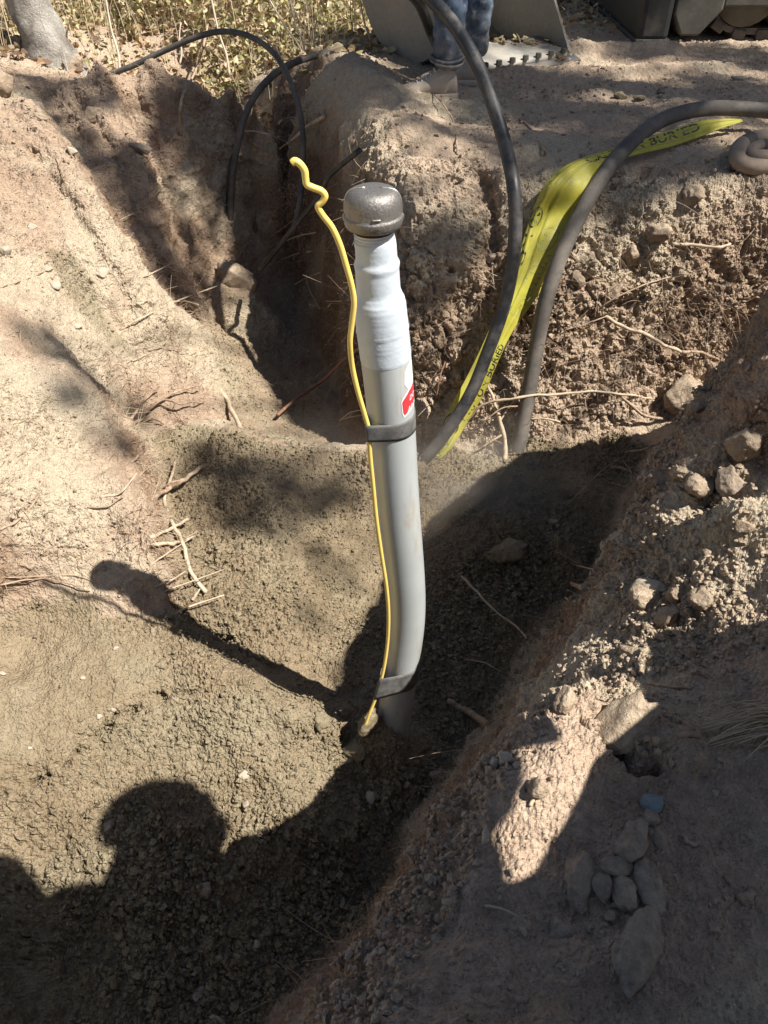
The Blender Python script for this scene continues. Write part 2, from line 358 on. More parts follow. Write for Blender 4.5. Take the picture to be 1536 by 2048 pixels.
# left slope: flakes, pits, strata ledges
led = fbm(P2 * np.array([.5, .5, 2.2]), 7, 3, 33)
B1 = chunks(P2, 16, 31, .05, (.6, .6, 1.8)); B2 = chunks(P2, 45, 32, .08, (.8, .8, 1.5))
lwr = leftw * (.35 + .65 * sstep(-.2, .4, fbm(P2, 4, 2, 34)))
D += leftw * .008 * led + lwr * (.015 * B1[0] + .008 * B2[0] + .004 * fbm(P2, 60, 3, 36) + .0035 * dome(A4) * (A4[2] > .75))
D -= lwr * .008 * sstep(.42, .6, noise(P2 * np.array([1, .6, 1.4]), 40, 71))
D += leftw * .010 * np.sqrt(np.clip(noise(P2, 16, 91) - .35, 0, 1))
# deep trench walls
D += (1 - olive) * sstep(.4, .8, steep) * (.014 * fbm(P2, 12, 3, 44) + .008 * A2[0] + .004 * A3[0])
D += farflat * (.008 * fbm(P2 * np.array([.4, 1, 1]), 10, 3, 48) + .003 * fbm(P2, 50, 2, 55) + .004 * dome(A3) * (A3[2] > .85))
D += .0010 * noise(P2, 190, 81)
def vdist(pix):
    W = np.array([hit(*p)[:2] for p in pix]); best = np.full(len(vx), 9.0); jx = vx + .012 * WARP[:, 0] + .006 * noise(P2, 70, 210); jy = vy + .012 * WARP[:, 1] + .006 * noise(P2, 70, 211)
    for a, b in zip(W[:-1], W[1:]):
        ab = b - a; t = np.clip(((jx - a[0]) * ab[0] + (jy - a[1]) * ab[1]) / (ab @ ab + 1e-9), 0, 1)
        best = np.minimum(best, np.hypot(jx - a[0] - t * ab[0], jy - a[1] - t * ab[1]))
    return best
def crack(pix, w_, dpt, gate=None):
    global D
    g = np.exp(-(vdist(pix) / w_) ** 2) * (1 if gate is None else sstep(-.15, .15, noise(P2, gate, 215)))
    D = D - dpt * g
crack([(0, 1600), (50, 1572), (110, 1540), (160, 1500), (215, 1455), (262, 1425), (320, 1390)], .007, .030, 22)
crack([(320, 1390), (400, 1380), (480, 1400), (560, 1400)], .005, .012, 20)
crack([(1180, 1450), (1215, 1480), (1250, 1512), (1280, 1528), (1312, 1528)], .006, .030)
crack([(690, 1500), (700, 1470), (718, 1440)], .009, .035); crack([(700, 1500), (730, 1535)], .006, .02)
crack([(540, 1660), (550, 1690), (545, 1700)], .006, .02); crack([(70, 1640), (100, 1600), (150, 1580)], .004, .010, 20); crack([(130, 1690), (150, 1650), (210, 1600)], .004, .010, 20)
crack([(960, 345), (985, 420), (992, 500)], .014, .03); crack([(20, 1045), (60, 1012), (78, 985)], .006, .012)
crack([(262, 840), (285, 900), (308, 965), (322, 1010), (335, 1080)], .010, .030, 9)
edge = np.minimum.reduce([sstep(X0, X0 + .3, vx), 1 - sstep(X1 - .3, X1, vx), sstep(Y0, Y0 + .3, vy), 1 - sstep(Y1 - .3, Y1, vy)])
V = V + Nn * (D * edge)[:, None]
# apron out to the horizon on the same sheet
ext = np.array([.25, .8, 2.0, 5, 12, 30, 80, 200])
G = V.reshape(NR, NCc, 3)
def ring(G, ax, side):
    E = G[[0] if side < 0 else [-1]] if ax == 0 else G[:, [0] if side < 0 else [-1]]
    L = []
    for k, e in enumerate(ext):
        N_ = E.copy(); N_[..., 1 if ax == 0 else 0] += side * e
        N_[..., 2] = E[..., 2] * max(0, 1 - (k + 1) / 3.0) + (0.06 * (k > 2)) * np.sin(N_[..., 0] * .7 + N_[..., 1] * .5)
        L.append(N_)
    L = L[::-1] if side < 0 else L
    A = np.concatenate(L, axis=ax)
    return np.concatenate([A, G] if side < 0 else [G, A], axis=ax)
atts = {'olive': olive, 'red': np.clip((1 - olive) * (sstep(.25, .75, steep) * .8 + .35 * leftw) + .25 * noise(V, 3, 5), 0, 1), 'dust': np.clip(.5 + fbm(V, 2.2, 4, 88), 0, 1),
        'pink': np.clip(nearbank + .5 * leftw, 0, 1), 'painted_shade': np.clip(np.maximum(.50 * loose * (.6 + .6 * fbm(V, 4, 3, 92)), .9 * sstep(2.25, 2.5, vy) * sstep(-.62, -.45, vx) * sstep(-.02, -.35, vz) * (vx < .02) * (1 - olive)), 0, 1)}  # last mask: shade painted on the trench corner wall and loose foreground fill
AT = {k: a.reshape(NR, NCc, 1).repeat(3, 2) for k, a in atts.items()}
def pad_(A):
    n = len(ext)
    return np.pad(A, ((n, n), (n, n), (0, 0)), mode='edge')
for ax, side in ((0, -1), (0, 1), (1, -1), (1, 1)): G = ring(G, ax, side)
rr, cc = G.shape[:2]
idx = np.arange(rr * cc, dtype=np.int32).reshape(rr, cc)
fc = np.stack([idx[:-1, :-1], idx[:-1, 1:], idx[1:, 1:], idx[1:, :-1]], -1).reshape(-1, 4)
def np_mesh(name, V, Fq, smooth=True):
    me = bpy.data.meshes.new(name)
    n = Fq.shape[1]
    me.vertices.add(len(V)); me.vertices.foreach_set('co', np.ascontiguousarray(V, np.float32).ravel())
    me.loops.add(Fq.size); me.loops.foreach_set('vertex_index', Fq.astype(np.int32).ravel())
    me.polygons.add(len(Fq)); me.polygons.foreach_set('loop_start', np.arange(0, Fq.size, n, dtype=np.int32))
    me.polygons.foreach_set('loop_total', np.full(len(Fq), n, np.int32))
    me.update(calc_edges=True)
    me.polygons.foreach_set('use_smooth', np.full(len(Fq), smooth))
    return me
me = np_mesh('ground', G.reshape(-1, 3), fc, False)
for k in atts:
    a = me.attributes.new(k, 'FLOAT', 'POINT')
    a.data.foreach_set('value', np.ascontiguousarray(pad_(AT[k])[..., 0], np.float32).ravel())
ground = bpy.data.objects.new('ground', me); S.collection.objects.link(ground); ground['kind'] = 'structure'
_bvh = bvh_of(V, 2)
# ================================================================ materials
def new_mat(name):
    m = bpy.data.materials.new(name); m.use_nodes = True
    return m, m.node_tree, m.node_tree.nodes['Principled BSDF']
def N(nt, typ, **kw):
    n = nt.nodes.new(typ)
    for k, v in kw.items(): setattr(n, k, v)
    return n
def noise_n(nt, co, scale, detail=4, rough=.55):
    n = N(nt, 'ShaderNodeTexNoise'); n.inputs['Scale'].default_value = scale
    n.inputs['Detail'].default_value = detail; n.inputs['Roughness'].default_value = rough
    nt.links.new(co, n.inputs['Vector']); return n.outputs[0]
def ramp(nt, src, a, b, ca=(0, 0, 0, 1), cb=(1, 1, 1, 1)):
    r = N(nt, 'ShaderNodeValToRGB'); e = r.color_ramp.elements
    e[0].position = a; e[1].position = b; e[0].color = ca; e[1].color = cb
    nt.links.new(src, r.inputs[0]); return r.outputs[0]
def mix(nt, fac, a, b, mode='MIX'):
    m = N(nt, 'ShaderNodeMix', data_type='RGBA', blend_type=mode)
    for i, x in ((0, fac), (6, a), (7, b)):
        if isinstance(x, (int, float)): m.inputs[i].default_value = x
        elif isinstance(x, tuple): m.inputs[i].default_value = x if len(x) == 4 else x + (1,)
        else: nt.links.new(x, m.inputs[i])
    return m.outputs[2]
def bump(nt, src, strength, dist, prev=None):
    b = N(nt, 'ShaderNodeBump'); b.inputs['Strength'].default_value = strength; b.inputs['Distance'].default_value = dist
    nt.links.new(src, b.inputs['Height'])
    if prev: nt.links.new(prev, b.inputs['Normal'])
    return b.outputs[0]
def earth_material():
    m, nt, b = new_mat('earth')
    co = N(nt, 'ShaderNodeNewGeometry').outputs['Position']
    def at(k): return N(nt, 'ShaderNodeAttribute', attribute_name=k).outputs['Fac']
    ol, rd, du = at('olive'), at('red'), at('dust')
    n1 = noise_n(nt, co, 7, 6); n2 = noise_n(nt, co, 60, 5, .7); n3 = noise_n(nt, co, 260, 3, .7)
    tan = mix(nt, ramp(nt, n1, .3, .7), (.50, .385, .280), (.59, .47, .355))
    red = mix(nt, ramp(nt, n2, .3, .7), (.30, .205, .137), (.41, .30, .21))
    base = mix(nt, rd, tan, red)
    oliv = mix(nt, ramp(nt, n1, .3, .7), (.285, .222, .142), (.38, .303, .203))
    base = mix(nt, at('pink'), base, mix(nt, 1.0, base, (1.0, .965, .965), 'MULTIPLY'))
    base = mix(nt, ol, base, oliv)
    base = mix(nt, ramp(nt, du, .45, .9), base, mix(nt, ol, (.575, .485, .36), (.37, .315, .215)))
    base = mix(nt, ramp(nt, n2, .35, .75), mix(nt, 1.0, base, (.72, .70, .68), 'MULTIPLY'), base)
    base = mix(nt, at('painted_shade'), base, mix(nt, 1.0, base, (.52, .50, .49), 'MULTIPLY'))  # soil colour darkened here to deepen the shade
    base = mix(nt, ramp(nt, n3, .64, .76), base, (.56, .47, .35))
    base = mix(nt, ramp(nt, n3, .26, .36, (1, 1, 1, 1), (0, 0, 0, 1)), base, (.13, .085, .055))
    nt.links.new(base, b.inputs['Base Color'])
    b.inputs['Roughness'].default_value = .95
    b.inputs['Specular IOR Level'].default_value = .15
    v = N(nt, 'ShaderNodeTexVoronoi'); v.inputs['Scale'].default_value = 170; nt.links.new(co, v.inputs['Vector'])
    p = bump(nt, n3, .8, .005)
    p = bump(nt, n2, .6, .010, p)
    inv = N(nt, 'ShaderNodeMath', operation='SUBTRACT'); inv.inputs[0].default_value = 1; nt.links.new(v.outputs[0], inv.inputs[1])
    p = bump(nt, inv.outputs[0], .7, .005, p)
    nt.links.new(p, b.inputs['Normal'])
    return m
M_earth = earth_material()
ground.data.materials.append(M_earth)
# ================================================================ object helpers
col = S.collection
def tag(o, label=None, cat=None, group=None, kind=None):
    if label: o['label'] = label
    if cat: o['category'] = cat
    if group: o['group'] = group
    if kind: o['kind'] = kind
    return o
def thing(name, loc, label, cat, group=None):
    o = bpy.data.objects.new(name, None); col.objects.link(o); o.location = tuple(loc); o.empty_display_size = .05
    return tag(o, label, cat, group)
class MB:
    def __init__(s): s.v = []; s.f = []; s.mi = []
    def add(s, V, Fc, m=0):
        n = len(s.v); s.v += [tuple(map(float, p)) for p in V]; s.f += [tuple(i + n for i in f) for f in Fc]; s.mi += [m] * len(Fc)
    def build(s, name, mats, parent=None, smooth=True, bevel=0, sub=0):
        me = bpy.data.meshes.new(name); me.from_pydata(s.v, [], s.f); me.update()
        for p in me.polygons: p.use_smooth = smooth
        if not isinstance(mats, (list, tuple)): mats = [mats]
        for m in mats: me.materials.append(m)
        if len(mats) > 1: me.polygons.foreach_set('material_index', s.mi)
        o = bpy.data.objects.new(name, me); col.objects.link(o)
        if parent is not None:
            o.parent = parent
            mw = parent
            off = Vector((0, 0, 0))
            while mw is not None: off += Vector(mw.location); mw = mw.parent
            o.location = -off
        if bevel:
            b = o.modifiers.new('bevel', 'BEVEL'); b.width = bevel; b.segments = 2; b.limit_method = 'ANGLE'; b.angle_limit = R(40)
        if sub:
            b = o.modifiers.new('sub', 'SUBSURF'); b.levels = sub; b.render_levels = sub
        return o
def cr(P, k):
    P = np.array(P, float); n = len(P)
    if n == 2:
        t = np.linspace(0, 1, k + 1)[:, None]; return P[0] + (P[1] - P[0]) * t
    B = np.concatenate([2 * P[:1] - P[1:2], P, 2 * P[-1:] - P[-2:-1]])
    out = []
    for i in range(n - 1):
        p0, p1, p2, p3 = B[i:i + 4]
        for q in range(k):
            f = q / k
            out.append(p1 + .5 * f * (p2 - p0 + f * (2 * p0 - 5 * p1 + 4 * p2 - p3 + f * (3 * (p1 - p2) + p3 - p0))))
    out.append(P[-1]); return np.array(out)
def frames(P):
    T = np.gradient(P, axis=0); T /= np.linalg.norm(T, axis=1)[:, None] + 1e-12
    n = np.cross(T[0], [0, 0, 1.0]);
    if np.linalg.norm(n) < 1e-3: n = np.cross(T[0], [0, 1.0, 0])
    n /= np.linalg.norm(n); out = []
    for t in T:
        n = n - t * (n @ t); n /= np.linalg.norm(n) + 1e-12; out.append((n.copy(), np.cross(t, n)))
    return T, out
def tube(mb, P, rad, seg=12, k=1, cap=True, m=0, lump=0.0, flat=1.0):
    P = np.array(P, float)
    rad = np.full(len(P), rad) if np.isscalar(rad) else np.array(rad, float)
    if k > 1:
        r2 = np.interp(np.linspace(0, len(P) - 1, (len(P) - 1) * k + 1), np.arange(len(P)), rad)
        P = cr(P, k); rad = r2
    T, fr = frames(P); Vv = []; a = np.arange(seg) * 2 * math.pi / seg
    for i, (p, (n, b)) in enumerate(zip(P, fr)):
        r = rad[i]
        rr_ = r * (1 + lump * np.array([math.sin(3 * x + i * .9) * .5 + random.uniform(-.5, .5) for x in a])) if lump else np.full(seg, r)
        for x, q in zip(a, rr_): Vv.append(p + n * math.cos(x) * q + b * math.sin(x) * q * flat)
    Fc = [(i * seg + j, i * seg + (j + 1) % seg, (i + 1) * seg + (j + 1) % seg, (i + 1) * seg + j) for i in range(len(P) - 1) for j in range(seg)]
    if cap:
        Fc.append(tuple(range(seg - 1, -1, -1))); Fc.append(tuple((len(P) - 1) * seg + j for j in range(seg)))
    mb.add(Vv, Fc, m)
def box(mb, c, s, rot=None, m=0, taper=1.0):
    Vv = []
    for z in (-1, 1):
        for y in (-1, 1):
            for x in (-1, 1):
                q = Vector((x * s[0] / 2 * (taper if z > 0 else 1), y * s[1] / 2 * (taper if z > 0 else 1), z * s[2] / 2))
                if rot is not None: q = rot @ q
                Vv.append(q + Vector(c))
    mb.add(Vv, [(0, 2, 3, 1), (4, 5, 7, 6), (0, 1, 5, 4), (2, 6, 7, 3), (1, 3, 7, 5), (0, 4, 6, 2)], m)
def prism(mb, pts, d, m=0):
    """extrude a closed 3-D outline by vector d"""
    pts = [Vector(p) for p in pts]; d = Vector(d); n = len(pts)
    mb.add(pts + [p + d for p in pts], [tuple(range(n - 1, -1, -1)), tuple(range(n, 2 * n))] + [(i, (i + 1) % n, n + (i + 1) % n, n + i) for i in range(n)], m)
def simple(name, colr, rough=.6, metal=0.0, var=.12, scale=30, bmp=.15, bd=.002, spec=.5, trans=0):
    m, nt, b = new_mat(name)
    co = N(nt, 'ShaderNodeTexCoord').outputs['Object']
    n = noise_n(nt, co, scale, 5, .65)
    c = mix(nt, ramp(nt, n, .3, .7), tuple(x * (1 - var) for x in colr), tuple(min(1, x * (1 + var)) for x in colr))
    nt.links.new(c, b.inputs['Base Color']); b.inputs['Roughness'].default_value = rough
    b.inputs['Metallic'].default_value = metal; b.inputs['Specular IOR Level'].default_value = spec
    if bmp: nt.links.new(bump(nt, n, bmp, bd), b.inputs['Normal'])
    return m
def dusty(name, colr, dust, amt=(.35, .65), rough=.6, scale=14, metal=0, topdust=0.0, bmp=.15, bd=.001, spec=.5):
    """a material with pale dust lying on it in uneven patches"""
    m, nt, b = new_mat(name)
    co = N(nt, 'ShaderNodeNewGeometry')
    n = noise_n(nt, co.outputs['Position'], scale, 6, .7); n2 = noise_n(nt, co.outputs['Position'], scale * 9, 4, .7)
    f = ramp(nt, n, *amt)
    if topdust:
        sx = N(nt, 'ShaderNodeSeparateXYZ'); nt.links.new(co.outputs['Normal'], sx.inputs[0])
        f2 = ramp(nt, sx.outputs[2], .1, .9)
        f = mix(nt, topdust, f, f2, 'ADD')
    c = mix(nt, f, colr, dust)
    c = mix(nt, ramp(nt, n2, .35, .75), mix(nt, 1.0, c, (.8, .8, .8), 'MULTIPLY'), c)
    nt.links.new(c, b.inputs['Base Color'])
    rr_ = N(nt, 'ShaderNodeMapRange'); nt.links.new(f, rr_.inputs[0]); rr_.inputs[3].default_value = rough; rr_.inputs[4].default_value = .9
    nt.links.new(rr_.outputs[0], b.inputs['Roughness']); b.inputs['Metallic'].default_value = metal
    b.inputs['Specular IOR Level'].default_value = spec
    nt.links.new(bump(nt, n2, bmp, bd), b.inputs['Normal'])
    return m
DUST = (.52, .41, .30)
M = {}
def pipe_mat():
    m, nt, b = new_mat('pipe_grey_epoxy')
    P = N(nt, 'ShaderNodeNewGeometry').outputs['Position']
    st = N(nt, 'ShaderNodeMapping'); st.inputs['Scale'].default_value = (1, 1, .22); nt.links.new(P, st.inputs[0])
    n1 = noise_n(nt, st.outputs[0], 26, 6, .7); n2 = noise_n(nt, P, 130, 4, .7); n3 = noise_n(nt, P, 9, 4)
    c = mix(nt, ramp(nt, n3, .3, .7), (.405, .43, .43), (.465, .49, .49))
    sx = N(nt, 'ShaderNodeSeparateXYZ'); nt.links.new(P, sx.inputs[0])
    low = N(nt, 'ShaderNodeMapRange'); nt.links.new(sx.outputs[2], low.inputs[0]); low.inputs[1].default_value = -.35; low.inputs[2].default_value = -.92; low.inputs[3].default_value = 0; low.inputs[4].default_value = .13
    a = N(nt, 'ShaderNodeMath', operation='ADD'); nt.links.new(n1, a.inputs[0]); nt.links.new(low.outputs[0], a.inputs[1])
    f = ramp(nt, a.outputs[0], .56, .80)
    c = mix(nt, f, c, (.36, .30, .215))
    c = mix(nt, ramp(nt, n2, .70, .78), c, (.62, .61, .57))
    c = mix(nt, ramp(nt, n2, .22, .30, (1, 1, 1, 1), (0, 0, 0, 1)), c, (.22, .20, .17))
    nt.links.new(c, b.inputs['Base Color'])
    r_ = N(nt, 'ShaderNodeMapRange'); nt.links.new(f, r_.inputs[0]); r_.inputs[3].default_value = .34; r_.inputs[4].default_value = .9; nt.links.new(r_.outputs[0], b.inputs['Roughness'])
    nt.links.new(bump(nt, n2, .25, .0006, bump(nt, f, .3, .001)), b.inputs['Normal'])
    return m
M['pipe'] = pipe_mat()
M['paint'] = simple('white_paint', (.54, .60, .655), .5, 0, .06, 60, .6, .0014)
M['cap'] = simple('cast_iron_cap', (.235, .22, .205), .50, .7, .2, 240, .9, .0014)
M['cap_seam'] = simple('cast_iron_ground_seam', (.40, .37, .33), .35, .7, .2, 200, .5, .0008)
M['thread'] = simple('bare_steel_thread', (.10, .055, .03), .5, .5, .3, 90, .3, .0006)
M['threadpaint'] = simple('painted_thread', (.62, .62, .60), .5, 0, .1, 90, .3, .0006)
M['tapeband'] = dusty('grey_wrap_tape', (.10, .10, .10), (.24, .23, .21), (.4, .75), .5, 45, bmp=.2, bd=.0006)
M['wire'] = simple('yellow_insulation', (.84, .62, .16), .35, 0, .04, 40, 0)
M['label_red'] = simple('red_label', (.62, .05, .06), .4, 0, .08, 60, 0)
M['label_white'] = simple('white_label', (.85, .85, .83), .4, 0, .03, 60, 0)
M['label_text'] = simple('label_letters', (.88, .86, .84), .4, 0, .02, 60, 0)
M['label_shadow'] = simple('label_letter_edge', (.08, .06, .06), .5, 0, .05, 60, 0)
M['blackhose'] = dusty('black_poly_hose', (.022, .023, .026), (.17, .155, .135), (.42, .8), .42, 9, bmp=.5, bd=.0012)
M['greyhose'] = dusty('dusty_conduit', (.065, .060, .055), (.22, .185, .15), (.35, .75), .7, 9, bmp=.5, bd=.0015)
M['tanhose'] = dusty('tan_dusty_hose', (.26, .20, .15), (.44, .34, .25), (.3, .7), .8, 9, bmp=.3, bd=.001)
M['darkband'] = simple('dark_wrap', (.10, .085, .07), .7, 0, .2, 60)
M['root'] = dusty('root_bark', (.20, .125, .08), (.50, .37, .26), (.30, .6), .85, 40, bmp=.5, bd=.001)
M['rootpale'] = dusty('pale_root', (.45, .33, .22), (.62, .50, .36), (.3, .6), .85, 40, bmp=.4, bd=.001)
M['rootred'] = dusty('reddish_root', (.22, .10, .06), (.34, .20, .13), (.35, .7), .7, 30, bmp=.5, bd=.001)
def earthy(name, c0, c1, c2, bs=1.0):
    m, nt, b = new_mat(name)
    co = N(nt, 'ShaderNodeNewGeometry'); P = co.outputs['Position']
    n1 = noise_n(nt, P, 12, 5); n2 = noise_n(nt, P, 70, 5, .7); n3 = noise_n(nt, P, 260, 3, .7)
    c = mix(nt, ramp(nt, n1, .3, .7), c0, c1)
    sx = N(nt, 'ShaderNodeSeparateXYZ'); nt.links.new(co.outputs['Normal'], sx.inputs[0])
    f = N(nt, 'ShaderNodeMath', operation='MULTIPLY'); nt.links.new(ramp(nt, sx.outputs[2], .0, .8), f.inputs[0]); nt.links.new(ramp(nt, n2, .3, .6), f.inputs[1])
    c = mix(nt, f.outputs[0], c, c2)
    c = mix(nt, ramp(nt, n2, .35, .75), mix(nt, 1.0, c, (.72, .70, .68), 'MULTIPLY'), c)
    c = mix(nt, ramp(nt, n3, .26, .36, (1, 1, 1, 1), (0, 0, 0, 1)), c, (.13, .085, .055))
    nt.links.new(c, b.inputs['Base Color']); b.inputs['Roughness'].default_value = .95; b.inputs['Specular IOR Level'].default_value = .15
    p = bump(nt, n3, .7 * bs, .005); nt.links.new(bump(nt, n2, .7 * bs, .010, p), b.inputs['Normal'])
    return m
M['stone'] = earthy('dusty_stone', (.27, .22, .175), (.36, .30, .24), (.46, .37, .28), .6)
M['stonebrown'] = earthy('clay_stone', (.33, .245, .175), (.43, .33, .24), (.52, .42, .31))
M['stoneblue'] = dusty('blue_grey_pebble', (.22, .27, .28), (.40, .42, .40), (.45, .8), .6, 30, bmp=.25, bd=.0006)
M['stonepale'] = dusty('pale_pebble', (.40, .35, .27), (.50, .42, .32), (.35, .7), .85, 30, bmp=.5, bd=.001)
M['clod'] = earthy('dirt_clod', (.235, .19, .118), (.33, .275, .18), (.37, .315, .215), 1.2)
# ================================================================ the gas riser
AY = 1.12
AX = [(372, 745), (470, 748), (500, 752), (600, 758), (735, 774), (880, 786), (1000, 795), (1100, 805), (1190, 813), (1250, 812), (1300, 806), (1350, 799), (1400, 791), (1450, 786), (1490, 784)]
_ax = cr(np.array([py(u, v, AY) for v, u in AX]), 8)
for _ in range(12): _ax[1:-1, 0] = (_ax[:-2, 0] + _ax[2:, 0] + 2 * _ax[1:-1, 0]) / 4
_axz = _ax[::-1, 2]; _axx = _ax[::-1, 0]
def axis(z):
    x = np.interp(z, _axz, _axx)
    if z < _axz[0]: x = _axx[0] - .25 * (_axz[0] - z)
    return np.array([x, AY - .09 * max(0, -.30 - z) ** 2, z])
def zf(v, y=AY - .038): return py(760, v, y)[2]
riser = thing('gas_riser', axis(-.93), 'tall grey steel riser pipe with painted white top and iron screw cap standing in trench', 'pipe')
def lathe(mb, prof, seg=64, m=0, cap=False):
    """prof: list of (radius, z) up the riser's bent axis"""
    Vv = []
    for r, z in prof:
        c = axis(z); t = axis(z + .01) - axis(z - .01); t /= np.linalg.norm(t)
        ex = np.cross([0, 1, 0], t); ex /= np.linalg.norm(ex); ey = np.cross(t, ex)
        for j in range(seg):
            a = 2 * math.pi * j / seg
            Vv.append(c + ex * math.cos(a) * r + ey * math.sin(a) * r)
    n = len(prof)
    Fc = [(i * seg + j, i * seg + (j + 1) % seg, (i + 1) * seg + (j + 1) % seg, (i + 1) * seg + j) for i in range(n - 1) for j in range(seg)]
    if cap: Fc.append(tuple((n - 1) * seg + j for j in range(seg)))
    mb.add(Vv, Fc, m)
zb, z1, z2 = zf(737), zf(745), -1.15
mb = MB(); lathe(mb, [(.0418, z) for z in np.linspace(z2, zb, 90)])
mb.build('pipe_body', M['pipe'], riser)
# painted reducer: coupling, collar and neck
ztop = zf(498)
prof = [(.0423, zb - .001), (.0427, zb + .004), (.0424, zf(700)), (.0422, zf(684)), (.0434, zf(680)), (.0424, zf(676)), (.0420, zf(650)), (.0414, zf(632)), (.0400, zf(622)), (.0370, zf(612)), (.0348, zf(604)),
        (.0342, zf(596)), (.0338, zf(560)), (.0345, zf(553)), (.0350, zf(548)), (.0335, zf(543)), (.0316, zf(538)), (.0314, zf(520)), (.0312, zf(500)), (.0305, ztop)]
prof2 = []
for (r0, a0), (r1, a1) in zip(prof[:-1], prof[1:]):
    k = max(1, int((a1 - a0) / .002))
    for q in range(k):
        f = q / k; f2 = f * f * (3 - 2 * f)
        prof2.append((r0 + (r1 - r0) * f2 + random.uniform(-.00012, .00012), a0 + (a1 - a0) * f))
prof2.append(prof[-1])
mb = MB(); lathe(mb, prof2, 72); mb.build('painted_coupling', M['paint'], riser)
# thread rings under the cap
zc = zf(470)
mb = MB(); k = 6; zz = np.linspace(ztop - .0005, zc + .004, k * 8 + 1)
for q in range(k):
    lathe(mb, [(.0303 - .0019 * abs(math.sin(math.pi * s / 8)) ** .6 * 1, zz[q * 8 + s]) for s in range(9)], 56, 0 if q > 2 else 1)
mb.build('thread', [M['thread'], M['threadpaint']], riser)
# screw cap
zt = py(745, 370, AY + .01)[2]; H = zt - zc
cp = [(.0300, zc + .006), (.0300, zc), (.0402, zc - .0006), (.0420, zc + .0015), (.0430, zc + .006), (.0433, zc + H * .24), (.0430, zc + H * .27), (.0414, zc + H * .30), (.0408, zc + H * .34), (.0408, zc + H * .5),
      (.0402, zc + H * .63), (.0388, zc + H * .75), (.0362, zc + H * .85), (.0325, zc + H * .92), (.027, zc + H * .965), (.019, zc + H * .99), (.010, zt - .0002), (.003, zt)]
mb = MB(); lathe(mb, cp, 96, cap=True)
cap = mb.build('screw_cap', M['cap'], riser)
mb = MB()
for sgn in (-1, 1):                                   # the mould seam: one rib over the top, thick at the sides
    Vp = []
    for r, z in cp[4:-1]: Vp.append(axis(z) + np.array([sgn * (r + .0004) * .92, -sgn * (r + .0004) * .39 * 0 + .39 * r * sgn * .0, 0]) * np.array([1.087, 1, 1]))
    tube(mb, Vp, .0015, 6, 2)
mb.build('mould_seam', M['cap_seam'], cap)
def on_cyl(ang, z, r):
    c = axis(z); return np.array([c[0] + math.sin(ang) * r, c[1] - math.cos(ang) * r, z])
def text_mesh(txt, bold=.012):
    cu = bpy.data.curves.new('t', 'FONT'); cu.body = txt; cu.size = 1; cu.offset = bold; cu.align_x = 'CENTER'; cu.resolution_u = 3
    o = bpy.data.objects.new('t', cu); col.objects.link(o); bpy.context.view_layer.update()
    dg = bpy.context.evaluated_depsgraph_get()
    me = bpy.data.meshes.new_from_object(o.evaluated_get(dg))
    bm = bmesh.new(); bm.from_mesh(me); bmesh.ops.triangulate(bm, faces=bm.faces)
    V_ = [np.array(v.co) for v in bm.verts]; F_ = [tuple(v.index for v in f.verts) for f in bm.faces]; bm.free()
    bpy.data.objects.remove(o); return V_, F_
def text_on_cyl(mb, txt, ang, z, r, hgt_, shear=0.0, slant=0.0, m=0, wide=1.0):
    V_, F_ = text_mesh(txt)
    out = []
    for p in V_:
        x = p[0] * hgt_ * wide + p[1] * hgt_ * shear; y = p[1] * hgt_ + x * slant
        out.append(on_cyl(ang + x / r, z + y, r))
    mb.add(out, F_, m)
mb = MB(); text_on_cyl(mb, '01', .10, zc + H * .075, .0436, .0085)
b = M['cap_seam']; t_ = mb.build('raised_number', M['thread'], cap, smooth=False); 
mb = MB()
for i in range(9): pass
Vr = [on_cyl(-.02 + k * .035, zc + H * .40, .0412) for k in range(9)]
tube(mb, Vr, .0016, 6); mb.build('raised_mark', M['cap_seam'], cap)
# warning label: a white patch above a red one, both curling round the right side
def patch(mb, outline, r, m=0, n=14):
    """outline in (angle, z), star-shaped fan subdivided so it follows the pipe"""
    c = np.mean(outline, axis=0); L = len(outline); rows = []
    pts = []
    for k in range(n + 1):
        for q in range(L): pts.append(c + (np.array(outline[q]) - c) * k / n)
    Vv = [on_cyl(p[0], p[1], r) for p in pts]
    Fc = [(k * L + q, k * L + (q + 1) % L, (k + 1) * L + (q + 1) % L, (k + 1) * L + q) for k in range(n) for q in range(L)]
    mb.add(Vv, Fc, m)
def rim(o, k=6):
    o = [np.array(p) for p in o]; out = []
    for a, b_ in zip(o, o[1:] + o[:1]):
        for q in range(k): out.append(a + (b_ - a) * q / k)
    return out
zl = lambda v: zf(v, AY - .030)
lab = MB(); patch(lab, rim([(.52, zl(823)), (.50, zl(800)), (.60, zl(793)), (.95, zl(780)), (1.5, zl(772)), (2.3, zl(772)), (2.3, zl(815)), (1.3, zl(820)), (.8, zl(828)), (.58, zl(832))]), .0424)
lab_o = lab.build('warning_label', M['label_white'], riser)
lab = MB(); patch(lab, rim([(.56, zl(821)), (.54, zl(801)), (.64, zl(796)), (.97, zl(784)), (1.5, zl(776)), (2.27, zl(776)), (2.27, zl(811)), (1.3, zl(816)), (.8, zl(824)), (.62, zl(828))]), .0427)
lab.build('red_field', M['label_red'], lab_o)
lab = MB(); patch(lab, rim([(.72, zl(768)), (.78, zl(745)), (.95, zl(738)), (1.25, zl(728)), (2.2, zl(728)), (2.2, zl(770)), (1.3, zl(774)), (.95, zl(784))]), .0424)
lab.build('white_label', M['label_white'], riser)
mb = MB()
for dr, mi, dx in ((.04285, 1, .012), (.0430, 0, 0)):
    text_on_cyl(mb, 'ABOVE', 1.22 + dx, zl(821) - dx * .03, dr, .0125, .25, .13, mi, .95)
    text_on_cyl(mb, 'DO', 1.14 + dx, zl(803) - dx * .03, dr, .0125, .25, .13, mi, .95)
